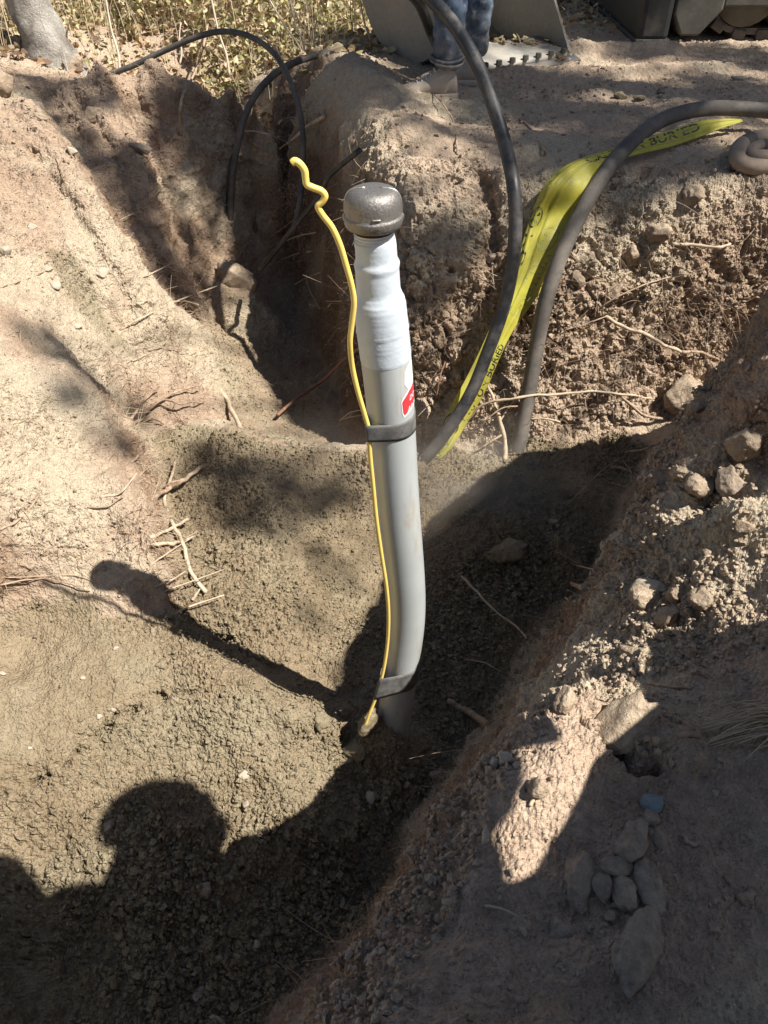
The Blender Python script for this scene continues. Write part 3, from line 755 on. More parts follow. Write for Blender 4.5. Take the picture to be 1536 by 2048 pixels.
mb.build('label_lettering', [M['label_text'], M['label_shadow']], lab_o, smooth=False)
# ---- tracer wire
WP = [(584, 326, 1.072), (590, 322, 1.072), (600, 328, 1.072), (609, 341, 1.072), (611, 356, 1.072), (614, 369, 1.072), (628, 376, 1.072), (643, 382, 1.072), (650, 392, 1.072), (645, 403, 1.072), (636, 413, 1.072), (645, 430, 1.072), (664, 455, 1.072), (680, 490, 1.072), (692, 530, 1.072), (703, 570, 1.072), (708, 605, 1.072), (704, 645, 1.072), (700, 685, 1.072), (704, 730, 1.08), (715, 780, 1.08), (728, 825, 1.08), (737, 860, 1.08), (740, 910, 1.08), (746, 970, 1.08), (753, 1040, 1.08), (763, 1110, 1.08), (773, 1175, 1.08), (777, 1230, 1.08), (775, 1285, 1.078), (768, 1335, 1.068), (758, 1375, 1.058), (748, 1405, 1.05), (738, 1430, 1.04), (726, 1462, 1.03)]
WW = np.array([py(*p) for p in WP])
mb = MB(); tube(mb, WW, np.linspace(.0050, .0038, len(WW)), 12, 6)
wire = mb.build('tracer_wire', M['wire']); tag(wire, 'thick yellow insulated wire with a wavy free end running down beside the grey riser', 'wire')
# ---- wrap bands that hold the wire: hull of pipe and wire
def band(z0, z1, n=7):
    mb = MB(); seg = 64; Vv = []
    for k in range(n):
        z = z0 + (z1 - z0) * k / (n - 1); c = axis(z)
        w_ = WW[np.argmin(np.abs(WW[:, 2] - z))]; i = np.interp(-z, -cr(WW, 8)[::1, 2][60:], cr(WW, 8)[60:, 0]); j_ = np.interp(-z, -cr(WW, 8)[60:, 2], cr(WW, 8)[60:, 1])
        wc = np.array([i, j_]); pc = c[:2]
        for j in range(seg):
            a = 2 * math.pi * j / seg; d = np.array([math.cos(a), math.sin(a)])
            h = max(.0432, (wc - pc) @ d + .0052); Vv.append((d * h, a))
        # support function -> hull outline
    hull = []
    for k in range(n):
        z = z0 + (z1 - z0) * k / (n - 1); c = axis(z); hs = Vv[k * seg:(k + 1) * seg]
        H_ = np.array([np.linalg.norm(p) for p, a in hs]); dH = (np.roll(H_, -1) - np.roll(H_, 1)) / (2 * 2 * math.pi / seg)
        for j in range(seg):
            a = hs[j][1]; x = H_[j] * math.cos(a) - dH[j] * math.sin(a); y = H_[j] * math.sin(a) + dH[j] * math.cos(a)
            hull.append((c[0] + x, c[1] + y, z + .0016 * math.sin(a * 1 + 1.0)))
    Fc = [(k * seg + j, k * seg + (j + 1) % seg, (k + 1) * seg + (j + 1) % seg, (k + 1) * seg + j) for k in range(n - 1) for j in range(seg)]
    mb.add(hull, Fc)
    o = mb.build('wrap_tape', M['tapeband'], riser)
    so = o.modifiers.new('s', 'SOLIDIFY'); so.thickness = .0009
    return o
band(zf(879), zf(846)); band(zf(1412, AY - .09), zf(1378, AY - .09))
M['greydark'] = dusty('dusty_dark_hose', (.045, .045, .045), (.22, .19, .155), (.35, .75), .6, 8, bmp=.3, bd=.001)
# ================================================================ hoses, conduit, caution tape
def hose(name, pts, r, mat, label, cat, seg=20, group=None, k=8):
    P = [py(*p) if p[2] > 0.5 or True else p for p in pts]
    mb = MB(); tube(mb, P, r, seg, k); o = mb.build(name, mat); return tag(o, label, cat, group)
hose('black_hose', [(800, 955, 2.03), (845, 922, 2.06), (890, 868, 2.11), (940, 790, 2.18), (977, 700, 2.24), (1007, 615, 2.28), (1025, 530, 2.31), (1031, 440, 2.35), (1026, 365, 2.40), (1010, 290, 2.50), (985, 208, 2.60), (955, 130, 2.70), (908, 50, 2.82), (862, -2, 2.92),
     (825, -45, 3.02), (800, -60, 3.15), (805, -35, 3.35), (836, 4, 3.7), (850, 34, 3.95), (862, 66, 4.05), (878, 100, 4.0), (890, 125, 3.95)], .0215, M['blackhose'], 'long black hose arching from above down into the trench behind the riser', 'hose')
hose('grey_conduit', [(1680, 255, 3.0), (1600, 230, 3.1), (1536, 222, 3.17), (1450, 216, 3.17), (1380, 222, 3.10), (1315, 245, 2.98), (1252, 295, 2.82), (1200, 360, 2.67), (1160, 430, 2.57), (1122, 510, 2.48), (1092, 600, 2.41), (1072, 700, 2.35), (1055, 800, 2.28), (1035, 900, 2.19), (1015, 975, 2.11), (1004, 1020, 2.07), (996, 1060, 2.05)],
     .0265, M['greyhose'], 'thick dusty grey conduit hanging over the far bank into the trench floor', 'conduit')
hose('black_hose', [(120, 185, 3.95), (190, 158, 4.05), (260, 134, 4.05), (330, 101, 4.05), (400, 72, 4.02), (450, 63, 4.0), (500, 73, 3.95), (545, 104, 3.9), (575, 150, 3.82), (594, 200, 3.74), (604, 250, 3.68), (606, 320, 3.62), (600, 400, 3.5), (585, 470, 3.4)], .0125, M['greydark'], 'thin dark hose bowed in a low arch over the far left end of the trench', 'hose')
hose('grey_conduit', [(640, 108, 4.25), (602, 120, 4.15), (565, 137, 4.05), (532, 164, 3.98), (506, 198, 3.93), (487, 240, 3.88), (474, 295, 3.83), (466, 350, 3.8), (461, 420, 3.78), (459, 500, 3.75), (459, 560, 3.7)], .0155, M['greyhose'], 'slender grey conduit dropping down the shaded end wall of the trench', 'conduit')
hose('black_hose', [(474, 300, 3.84), (463, 320, 3.84), (457, 360, 3.82), (455, 430, 3.8), (456, 520, 3.74)], .009, M['blackhose'], 'thin dark cable hanging just left of the slender grey conduit', 'cable')
hose('grey_conduit', [(720, 300, 2.95), (660, 350, 3.05), (640, 390, 3.1), (600, 440, 3.15), (560, 490, 3.22), (520, 540, 3.3)], .010, M['blackhose'], 'thin dark cable slanting down the shaded right wall of the far trench', 'cable')
# loose loop of tan hose at the right edge
g1 = thing('hose_loop', pz(1500, 320, .02), 'two bends of thick tan hose lying on the ground at the right edge', 'hose')
for pts in ([(1680, 262, 3.1), (1600, 268, 3.0), (1536, 273, 2.93), (1500, 281, 2.88), (1478, 296, 2.82), (1474, 314, 2.77), (1490, 330, 2.74), (1536, 336, 2.73), (1620, 338, 2.74), (1700, 340, 2.75)],
            [(1680, 286, 2.98), (1600, 284, 2.95), (1545, 286, 2.90), (1515, 292, 2.86), (1498, 303, 2.815), (1508, 312, 2.80), (1560, 312, 2.82), (1640, 312, 2.85)]):
    mb = MB(); tube(mb, [py(*p) for p in pts], .0275 if pts[0][1] < 270 else .022, 18, 7); mb.build('hose', M['tanhose'], g1)
for pts in ([(1502, 280, 2.88), (1494, 284, 2.865), (1486, 289, 2.845)], [(1538, 287, 2.895), (1528, 289, 2.88), (1520, 291, 2.868)]):
    mb = MB(); tube(mb, [py(*p) for p in pts], .0283 if pts[0][0] < 1510 else .0228, 18, 4); mb.build('tape_collar', M['darkband'], g1)
# ---- caution tape
def tape_material():
    m, nt, b = new_mat('yellow_film')
    co = N(nt, 'ShaderNodeNewGeometry').outputs['Position']
    n = noise_n(nt, co, 9, 5, .6)
    c = mix(nt, ramp(nt, n, .35, .7), (.56, .54, .07), (.72, .66, .13))
    c = mix(nt, ramp(nt, noise_n(nt, co, 26, 5, .7), .55, .8), c, (.62, .55, .30))
    nt.links.new(c, b.inputs['Base Color']); b.inputs['Roughness'].default_value = .48
    nt.links.new(bump(nt, noise_n(nt, co, 22, 4), .35, .006), b.inputs['Normal'])
    tr = N(nt, 'ShaderNodeBsdfTranslucent'); nt.links.new(c, tr.inputs[0])
    ms = N(nt, 'ShaderNodeMixShader'); ms.inputs[0].default_value = .45
    out = nt.nodes['Material Output']
    nt.links.new(b.outputs[0], ms.inputs[1]); nt.links.new(tr.outputs[0], ms.inputs[2]); nt.links.new(ms.outputs[0], out.inputs[0])
    return m
M['film'] = tape_material()
M['ink'] = simple('black_print', (.025, .025, .02), .5, 0, .1, 60, 0)
M['fadedink'] = simple('faded_print', (.30, .30, .06), .5, 0, .3, 90, 0)
TP = [((1482, 238, 3.16), (1486, 243, 3.15)), ((1440, 238, 3.12), (1446, 256, 3.10)), ((1395, 243, 3.06), (1405, 272, 3.03)), ((1335, 262, 2.93), (1345, 293, 2.91)), ((1280, 281, 2.86), (1288, 306, 2.84)), ((1228, 297, 2.80), (1240, 318, 2.78)),
      ((1170, 314, 2.75), (1205, 330, 2.74)), ((1122, 337, 2.69), (1192, 352, 2.70)), ((1088, 372, 2.63), (1182, 385, 2.66)), ((1064, 425, 2.63), (1160, 435, 2.65)), ((1047, 478, 2.56), (1132, 490, 2.59)), ((1030, 535, 2.50), (1103, 548, 2.53)),
      ((1006, 588, 2.44), (1068, 602, 2.47)), ((986, 640, 2.38), (1026, 662, 2.40)), ((962, 695, 2.33), (1000, 715, 2.34)), ((930, 760, 2.28), (968, 788, 2.29)), ((898, 818, 2.22), (934, 846, 2.23)), ((876, 872, 2.15), (908, 890, 2.16)), ((862, 916, 2.10), (884, 918, 2.11))]
A_ = cr([py(*a) for a, b_ in TP], 10); B_ = cr([py(*b_) for a, b_ in TP], 10)
nL = len(A_); nW = 15
_off = []
def film_pt(s, t, lift=0.0):
    """s along the tape in rows, t across 0..1"""
    s = min(max(s, 0), nL - 1.001); i = int(s); f = s - i
    a = A_[i] * (1 - f) + A_[i + 1] * f; b_ = B_[i] * (1 - f) + B_[i + 1] * f
    w_ = np.linalg.norm(b_ - a)
    nrm = np.array([-.25, -.85, .45])
    u_ = s / nL
    bulge = w_ * (.16 * math.sin(math.pi * t) + .035 * math.sin(3 * math.pi * t + u_ * 14) + .02 * math.sin(7 * t + u_ * 40)) * (1 if u_ > .3 else .5)
    fold = .10 * w_ * math.exp(-((t - .22 - .1 * math.sin(u_ * 9)) / .05) ** 2) - .06 * w_ * math.exp(-((t - .55 - .25 * math.sin(u_ * 7 + 1)) / .03) ** 2) + .05 * w_ * math.exp(-((t - .8 + .3 * (u_ - .6)) / .025) ** 2)
    return a + (b_ - a) * t + nrm * (bulge + fold + lift)
Vv = [film_pt(i, j / (nW * 2 - 1)) for i in range(nL) for j in range(nW * 2)]
W2 = nW * 2
mb = MB(); mb.add(Vv, [(i * W2 + j, i * W2 + j + 1, (i + 1) * W2 + j + 1, (i + 1) * W2 + j) for i in range(nL - 1) for j in range(W2 - 1)])
ctape = thing('caution_tape', film_pt(nL - 2, .5), 'twisted yellow caution tape with black print running down the far bank into trench', 'caution tape')
fo = mb.build('film', M['film'], ctape); so = fo.modifiers.new('s', 'SOLIDIFY'); so.thickness = .0006
def tape_text(txt, s0, s1, t0, t1, mat, flip=1):
    V_, F_ = text_mesh(txt, .02)
    P_ = np.array(V_); lo, hi = P_.min(0), P_.max(0)
    q = (P_ - lo) / (hi - lo + 1e-9)
    out = [film_pt(s0 + (s1 - s0) * a[0], t0 + (t1 - t0) * (1 - a[1]), .0012) for a in q]
    mb = MB(); mb.add(out, F_); return mb.build('printed_words', mat, ctape, smooth=False)
tape_text('CAUTION BURIED', 62, 20, .08, .62, M['ink'])
tape_text('CAUTION', 132, 98, .01, .20, M['ink'])
tape_text('BURIED', 96, 68, .03, .16, M['fadedink'])
tape_text('CAUTION', 126, 104, .40, .80, M['fadedink'])
tape_text('CAUTION', 179, 168, .15, .75, M['ink'])
tape_text('CAUTION BURIED', 160, 136, .70, .98, M['ink'])
def ringmark(s, t, rs, rt, mat):
    mb = MB(); n = 32
    def P_(k, q, l=.0012):
        a = 2 * math.pi * k / n; return film_pt(s + math.cos(a) * rs * q, min(max(t + math.sin(a) * rt * q, 0), 1), l)
    for q0, q1 in ((1, .82),):
        Vv = [P_(k, q0) for k in range(n)] + [P_(k, q1) for k in range(n)]
        mb.add(Vv, [(k, (k + 1) % n, n + (k + 1) % n, n + k) for k in range(n)])
    for ang in (0.6, 2.2, 3.9, 5.3):           # the little cross of blades inside the ring
        Vv = [film_pt(s + rs * q * math.cos(ang + d), min(max(t + rt * q * math.sin(ang + d), 0), 1), .0012) for q, d in ((.12, 0), (.66, -.28), (.72, 0), (.66, .28))]
        mb.add(Vv, [(0, 1, 2, 3)])
    return mb.build('printed_emblem', mat, ctape, smooth=False)
ringmark(164, .40, 4.2, .40, M['ink']); ringmark(92, .12, 4, .13, M['ink']); ringmark(99, .55, 4.5, .24, M['fadedink'])
# ================================================================ people
M['denim'] = None
def denim():
    m, nt, b = new_mat('faded_denim')
    co = N(nt, 'ShaderNodeTexCoord').outputs['Object']
    n = noise_n(nt, co, 9, 5, .6); n2 = noise_n(nt, co, 400, 2, .6); n3 = noise_n(nt, co, 30, 4, .6)
    c = mix(nt, ramp(nt, n, .35, .7), (.020, .036, .068), (.10, .14, .20))
    c = mix(nt, ramp(nt, n3, .58, .8), c, (.36, .36, .34))
    sx = N(nt, 'ShaderNodeSeparateXYZ'); nt.links.new(co, sx.inputs[0])
    low = N(nt, 'ShaderNodeMapRange'); low.inputs[1].default_value = .32; low.inputs[2].default_value = .06; nt.links.new(sx.outputs[2], low.inputs[0])
    mu = N(nt, 'ShaderNodeMath', operation='MULTIPLY'); nt.links.new(low.outputs[0], mu.inputs[0]); nt.links.new(ramp(nt, n3, .3, .7), mu.inputs[1])
    c = mix(nt, mu.outputs[0], c, (.40, .35, .28))
    nt.links.new(c, b.inputs['Base Color']); b.inputs['Roughness'].default_value = .9
    p = bump(nt, n2, .4, .001); nt.links.new(bump(nt, n3, .5, .004, p), b.inputs['Normal'])
    return m
M['denim'] = denim()
M['skin'] = simple('skin', (.50, .30, .21), .55, 0, .08, 30, .1)
M['shirt'] = simple('work_shirt', (.10, .12, .15), .9, 0, .2, 20, .5, .004)
M['hair'] = simple('dark_hair', (.05, .035, .025), .8, 0, .3, 80, .6, .003)
M['hat'] = simple('cap_cloth', (.20, .17, .13), .9, 0, .15, 40, .3)
M['suede'] = dusty('dusty_suede', (.30, .25, .20), (.52, .43, .34), (.2, .55), .9, 14, bmp=.4, bd=.001)
M['sole'] = dusty('shoe_sole', (.40, .36, .30), (.52, .43, .34), (.2, .5), .9, 14)
M['lace'] = simple('pale_lace', (.60, .55, .47), .9, 0, .1)
M['eye'] = simple('eye', (.06, .04, .03), .3, 0, .1)
e1 = np.array([-TOSUN[1], TOSUN[0], 0]); e1 /= np.linalg.norm(e1); e2 = np.cross(TOSUN, e1); e2 = e2 if e2[2] > 0 else -e2
def SP(a, b_, s_): return e1 * a + e2 * b_ + TOSUN * s_
def skin_obj(name, joints, edges, mat, parent, sub=2, root=0):
    names = list(joints); ix = {k: i for i, k in enumerate(names)}
    me = bpy.data.meshes.new(name)
    me.from_pydata([tuple(joints[k][0]) for k in names], [(ix[a], ix[b_]) for a, b_ in edges], [])
    o = bpy.data.objects.new(name, me); col.objects.link(o)
    sk = o.modifiers.new('skin', 'SKIN'); sk.use_smooth_shade = True
    lay = me.skin_vertices[0] if me.skin_vertices else None
    if lay is None:
        bm = bmesh.new(); bm.from_mesh(me); bm.verts.layers.skin.verify(); bm.to_mesh(me); bm.free(); lay = me.skin_vertices[0]
    for i, k in enumerate(names):
        r = joints[k][1]; lay.data[i].radius = (r, r) if np.isscalar(r) else r
        lay.data[i].use_root = (i == root)
    s_ = o.modifiers.new('sub', 'SUBSURF'); s_.levels = sub; s_.render_levels = sub
    me.materials.append(mat)
    o.parent = parent; o.location = -Vector(parent.location)
    return o
def figure(name, J, label, shirt=True, hat=False):
    """J: joint positions of a standing, sitting or kneeling adult"""
    base = (np.array(J['footL']) + np.array(J['footR'])) / 2
    t = thing(name, base, label, 'person')
    A = {k: np.array(v, float) for k, v in J.items()}
    mid = lambda a, b_, f=.5: A[a] * (1 - f) + A[b_] * f
    B = {'pelvis': (A['pelvis'], .115), 'waist': (mid('pelvis', 'chest', .5), .11), 'chest': (A['chest'], .125), 'neck': (A['neck'], .055),
         'jaw': (mid('neck', 'head', .62), .062), 'head': (A['head'], .088), 'crown': (A['head'] + (A['head'] - A['neck']) / np.linalg.norm(A['head'] - A['neck']) * .075, .062)}
    E = [('pelvis', 'waist'), ('waist', 'chest'), ('chest', 'neck'), ('neck', 'jaw'), ('jaw', 'head'), ('head', 'crown')]
    for s_ in 'LR':
        B['sh' + s_] = (A['sh' + s_], .056); B['el' + s_] = (A['el' + s_], .040); B['wr' + s_] = (A['wr' + s_], .027)
        B['hip' + s_] = (A['hip' + s_], .088); B['kn' + s_] = (A['kn' + s_], .056); B['an' + s_] = (A['an' + s_] - np.array([0, 0, .02]), .030); B['foot' + s_] = (A['foot' + s_] - np.array([0, 0, .018]), .020)
        E += [('chest', 'sh' + s_), ('sh' + s_, 'el' + s_), ('el' + s_, 'wr' + s_), ('pelvis', 'hip' + s_), ('hip' + s_, 'kn' + s_), ('kn' + s_, 'an' + s_), ('an' + s_, 'foot' + s_)]
        d = A['wr' + s_] - A['el' + s_]; d /= np.linalg.norm(d); side = np.cross(d, [0, 0, 1]); side /= np.linalg.norm(side) + 1e-9; dn = np.cross(d, side)
        palm = A['wr' + s_] + d * .05; B['palm' + s_] = (palm, (.030, .018)); E.append(('wr' + s_, 'palm' + s_))
        for q in range(5):
            off = (q - 1.5) * .018 if q < 4 else -.040
            L = (.068, .078, .074, .058, .045)[q]; st = palm + side * off + d * (.028 if q < 4 else -.005)
            prev = 'palm' + s_
            for w_, (fwd, curl) in enumerate(((.0, 0), (.5, .12), (1.0, .5))):
                kx = 'f%s%d%d' % (s_, q, w_); B[kx] = (st + d * L * fwd - dn * L * curl + side * (-.02 * fwd if q == 4 else 0), .0088); E.append((prev, kx)); prev = kx
    skin_obj('body', B, E, M['skin'], t)
    JN = {'pelvis': (A['pelvis'], .128)}; EJ = []
    for s_ in 'LR':
        JN['hip' + s_] = (A['hip' + s_], .098); EJ.append(('pelvis', 'hip' + s_))
        a_, k_, n_ = A['hip' + s_], A['kn' + s_], A['an' + s_]; prev = 'hip' + s_
        seq = [('a', a_ * .5 + k_ * .5, .088 if not hat else .115), ('k', k_, .074 if not hat else .115), ('b', k_ * .6 + n_ * .4, .070), ('c', k_ * .25 + n_ * .75, .064), ('d', n_ - (k_ - n_) * .06, .070)]
        for q, p, r_ in seq: JN[q + s_] = (p, r_); EJ.append((prev, q + s_)); prev = q + s_
    je = skin_obj('jeans', JN, EJ, M['denim'], t, 3)
    tx = bpy.data.textures.new('folds', 'CLOUDS'); tx.noise_scale = .045; tx.noise_depth = 2
    dm = je.modifiers.new('folds', 'DISPLACE'); dm.texture = tx; dm.strength = .030; dm.mid_level = .5; dm.texture_coords = 'LOCAL'
    SJ = {'pelvis': (mid('pelvis', 'chest', .08), .130), 'waist': (mid('pelvis', 'chest', .5), .135), 'chest': (A['chest'], .148), 'collar': (mid('chest', 'neck', .7), .068 if not hat else .115)}
    if hat: SJ['shadow_bulk'] = (mid('neck', 'head', .35), .19); SJ['shadow_fill'] = (SP(.38, .055, .93), .055); SJ['shadow_fill_mid'] = (SP(.48, .050, .95), .052); SJ['tip'] = (SP(.585, .055, .97), .048)  # bulk added round the neck to close gaps in the cast shadow
    ES = ([('collar', 'shadow_bulk'), ('collar', 'shadow_fill'), ('shadow_fill', 'shadow_fill_mid'), ('shadow_fill_mid', 'tip')] if hat else []) + [('pelvis', 'waist'), ('waist', 'chest'), ('chest', 'collar')]
    for s_ in 'LR':
        SJ['sh' + s_] = (A['sh' + s_], .072); SJ['el' + s_] = (A['el' + s_], .055); SJ['cu' + s_] = (mid('el' + s_, 'wr' + s_, .8), .042)
        ES += [('chest', 'sh' + s_), ('sh' + s_, 'el' + s_), ('el' + s_, 'cu' + s_)]
    skin_obj('shirt', SJ, ES, M['shirt'], t)
    up = (A['head'] - A['neck']); up /= np.linalg.norm(up); f = A['face'] / np.linalg.norm(A['face']); f = f - up * (f @ up); f /= np.linalg.norm(f); rt = np.cross(f, up)
    for s_ in (-1, 1):
        mb = MB(); tube(mb, [A['head'] + f * .082 + rt * s_ * .032 + up * .0, A['head'] + f * .090 + rt * s_ * .032], .011, 10); mb.build('eye', M['eye'], t)
    mb = MB(); tube(mb, [A['head'] + f * .085 + up * .005, A['head'] + f * .102 - up * .022, A['head'] + f * .088 - up * .034], [.008, .014, .010], 10, 3); mb.build('nose', M['skin'], t)
    mb = MB(); tube(mb, [A['head'] + f * .070 - up * .066 - rt * .025, A['head'] + f * .082 - up * .066, A['head'] + f * .070 - up * .066 + rt * .025], .007, 8, 3); mb.build('mouth', M['skin'], t)
    for s_ in (-1, 1):
        mb = MB(); tube(mb, [A['head'] + rt * s_ * .088 + up * .022, A['head'] + rt * s_ * .100, A['head'] + rt * s_ * .088 - up * .030], [.008, .013, .008], 8, 3); mb.build('ear', M['skin'], t)
    mb = MB(); n = 14; Vv = []; Fc = []
    for i in range(n):
        ph = (i / (n - 1)) * math.pi * .52
        for j in range(24):
            a = 2 * math.pi * j / 24; r_ = (.104 if not hat else .138) + .006 * math.sin(5 * a + i)
            Vv.append(A['head'] + up * (.018 + r_ * 1.05 * math.cos(ph)) + (f * math.cos(a) * .98 + rt * math.sin(a)) * r_ * math.sin(ph) - f * .010)
    Fc = [(i * 24 + j, i * 24 + (j + 1) % 24, (i + 1) * 24 + (j + 1) % 24, (i + 1) * 24 + j) for i in range(n - 1) for j in range(24)]
    mb.add(Vv, Fc)
    if hat:
        prism(mb, [A['head'] + up * .03 + f * (.09 + .085 * math.cos(a)) + rt * .085 * math.sin(a) for a in np.linspace(-1.57, 1.57, 12)], tuple(up * .006))
    mb.build('cap' if hat else 'hair', M['hat'] if hat else M['hair'], t)
    return t, A
def shoe(t, ankle, heel, fwd, L=.29):
    """low suede work shoe: lofted cross-sections from heel to toe"""
    fwd = np.array(fwd, float); fwd /= np.linalg.norm(fwd); sd = np.cross(fwd, [0, 0, 1.0]); Z = np.array([0, 0, 1.0]); heel = np.array(heel, float)
    secs = [(0.0, .026, .070, .030), (.03, .034, .098, .0), (.12, .040, .122, .0), (.25, .042, .124, 0), (.38, .042, .104, 0), (.50, .043, .078, 0), (.62, .047, .066, 0), (.76, .050, .056, 0), (.88, .046, .048, 0), (.96, .034, .038, 0), (1.0, .016, .026, 0)]
    mb = MB(); n = 20; Vv = []
    for s_, w_, h_, _ in secs:
        for j in range(n):
            a = 2 * math.pi * j / n; x = math.cos(a); y = math.sin(a)
            yy = .012 + (h_ - .012) * (.5 + .5 * y); tw = w_ * (1 - .40 * max(0, y) ** 1.5)
            Vv.append(heel + fwd * L * s_ + sd * math.copysign(abs(x) ** .7, x) * tw + Z * yy)
    mb.add(Vv, [(i * n + j, i * n + (j + 1) % n, (i + 1) * n + (j + 1) % n, (i + 1) * n + j) for i in range(len(secs) - 1) for j in range(n)] + [tuple(range(n - 1, -1, -1)), tuple((len(secs) - 1) * n + j for j in range(n))])
    so = mb.build('shoe', M['suede'], t, sub=1)
    mb = MB(); out = []
    for s_, w_, h_, _ in secs: out.append((s_, w_))
    P = [heel + fwd * L * (s_ * 1.03 - .01) + sd * (w_ + .004) for s_, w_ in out] + [heel + fwd * L * (s_ * 1.03 - .01) - sd * (w_ + .004) for s_, w_ in out[::-1]]
    prism(mb, [p + Z * .0 for p in P], (0, 0, .024)); s2 = mb.build('sole', M['sole'], so, bevel=.004)
    mb = MB()
    for k in range(5):
        s_ = .34 + k * .065; h_ = np.interp(s_, [q[0] for q in secs], [q[2] for q in secs]) + .003
        tube(mb, [heel + fwd * L * s_ - sd * .022 + Z * (h_ - .010), heel + fwd * L * (s_ + .01) + Z * h_, heel + fwd * L * s_ + sd * .022 + Z * (h_ - .010)], .0032, 6, 3)
    tube(mb, [heel + fwd * L * .36 + Z * .112, heel + fwd * L * .33 + sd * .03 + Z * .085, heel + fwd * L * .42 + sd * .052 + Z * .05], .003, 6, 4)
    mb.build('laces', M['lace'], so)
# worker on the far bank, facing left; only his lower legs are in the picture
def gh(x, y): return float(hgt(np.array([x]), np.array([y]))[0])
_f1 = pz(912, 205, .0); _f2 = pz(962, 178, .0)
_z1, _z2 = gh(_f1[0], _f1[1]), gh(_f2[0], _f2[1])
hl1 = np.array([_f1[0], _f1[1], _z1 + .003]); hl2 = np.array([_f2[0] + .01, _f2[1] + .06, _z2 + .0])
aL = hl1 + [-.045, 0, .115]; aR = hl2 + [-.045, 0, .115]
J = dict(footL=hl1 + [-.15, -.015, .05], footR=hl2 + [-.15, 0, .05], anL=aL, anR=aR, knL=aL + [-.0, .01, .40], knR=aR + [.0, 0, .40],
         hipL=aL + [.03, .05, .82], hipR=aR + [-.02, -.05, .82], pelvis=(aL + aR) / 2 + [.02, 0, .90], chest=(aL + aR) / 2 + [.0, 0, 1.28], neck=(aL + aR) / 2 + [-.01, 0, 1.47],
         head=(aL + aR) / 2 + [-.05, -.01, 1.60], face=(-1, -.3, -.4),
         shL=(aL + aR) / 2 + [0, -.19, 1.40], shR=(aL + aR) / 2 + [0, .19, 1.40], elL=(aL + aR) / 2 + [.03, -.27, 1.12], elR=(aL + aR) / 2 + [.03, .27, 1.12],
         wrL=(aL + aR) / 2 + [-.14, -.26, .93], wrR=(aL + aR) / 2 + [-.14, .26, .93])
tw, _a = figure('person', J, 'person in faded jeans and dusty suede shoes standing at the far bank edge')
shoe(tw, aL, hl1, (-1, -.12, 0), .285); shoe(tw, aR, hl2 + [0, 0, .0], (-1, .05, 0), .285)
# rolled cuff and side seam of the near leg
mb = MB()
for r_, dz in ((.069, .02), (.067, .035)):
    tube(mb, [aL + [math.cos(a) * r_, math.sin(a) * r_, dz + .006 * math.sin(2 * a + dz * 50)] for a in np.linspace(0, 2 * math.pi, 25)], .006, 8, 1, cap=False)
mb.build('jeans_cuff', M['denim'], tw)
# the photographer, crouched on the near bank to the right of the lens
e1 = np.array([-TOSUN[1], TOSUN[0], 0]); e1 /= np.linalg.norm(e1); e2 = np.cross(TOSUN, e1); e2 /= np.linalg.norm(e2)
if e2[2] < 0: e2 = -e2
def SP(a, b_, s_): return e1 * a + e2 * b_ + TOSUN * s_
PJ = dict(head=SP(.57, .12, 1.0), neck=SP(.43, .12, .96), chest=SP(.20, .13, .86), pelvis=SP(-.16, .06, .55), shL=SP(.43, .405, .92), shR=SP(.36, -.10, .95),
          elL=np.array((.24, -.10, .66)), wrL=np.array((.07, -.14, .82)), elR=SP(.53, -.105, .78), wrR=SP(.74, -.175, .70), hipL=SP(-.16, .14, .45), hipR=SP(-.14, -.08, .55),
          knR=SP(.85, -.275, .60), anR=SP(.52, -.46, .42), footR=SP(.66, -.50, .42), knL=SP(.04, .02, .24), anL=SP(-.32, .06, .06), footL=SP(-.40, .02, .08), face=e1 * .6 - TOSUN * .9)
tp, _b = figure('person', PJ, 'photographer crouched at the trench edge whose head and shoulders shade the dirt', hat=True)
# ================================================================ bucket and excavator
M['bucket'] = dusty('worn_bucket_steel', (.25, .245, .225), (.40, .36, .30), (.35, .7), .5, 6, metal=.25, bmp=.3, bd=.002)
M['bucketedge'] = dusty('polished_edge', (.22, .21, .20), (.34, .29, .23), (.4, .8), .35, 6, metal=.6)
M['steeldark'] = dusty('dark_machine_steel', (.030, .030, .028), (.20, .165, .125), (.5, .95), .6, 4, bmp=.3, bd=.002)
M['steelgrey'] = dusty('dusty_grey_frame', (.075, .072, .06), (.22, .19, .145), (.4, .9), .8, 3, bmp=.3, bd=.002)
M['rubber'] = dusty('muddy_track', (.045, .04, .035), (.28, .22, .16), (.3, .7), .9, 8, bmp=.5, bd=.003)
M['bolt'] = simple('bolt_steel', (.10, .09, .08), .6, .4, .2)
bk = thing('digging_bucket', pz(880, 110, 0), 'grey worn steel excavator bucket resting on the ground behind the standing person', 'bucket')
A0 = np.array([.16, 4.22, .0]); ax_ = np.array([.80, .58, 0]); ax_ /= np.linalg.norm(ax_); Wd = .70
fr_ = np.array([ax_[1], -ax_[0], 0])            # the open mouth faces right and towards the lens
def prof_pt(a, r=.40): return A0 + fr_ * (-.08 + r * math.cos(a)) + np.array([0, 0, .415 + r * math.sin(a)])
arc = [math.radians(x) for x in np.linspace(-62, -250, 26)]
shell_in = [prof_pt(a, .38 if True else 0) for a in arc]; shell_out = [prof_pt(a, .40) for a in arc]
lip = A0 + fr_ * .34 + np.array([0, 0, .035])
shell_in = [lip + np.array([0, 0, .012])] + shell_in; shell_out = [lip - np.array([0, 0, .012])] + shell_out
mb = MB(); nS = len(shell_in); Vv = []
for w_ in (0, Wd):
    Vv += [p + ax_ * w_ for p in shell_in] + [p + ax_ * w_ for p in shell_out]
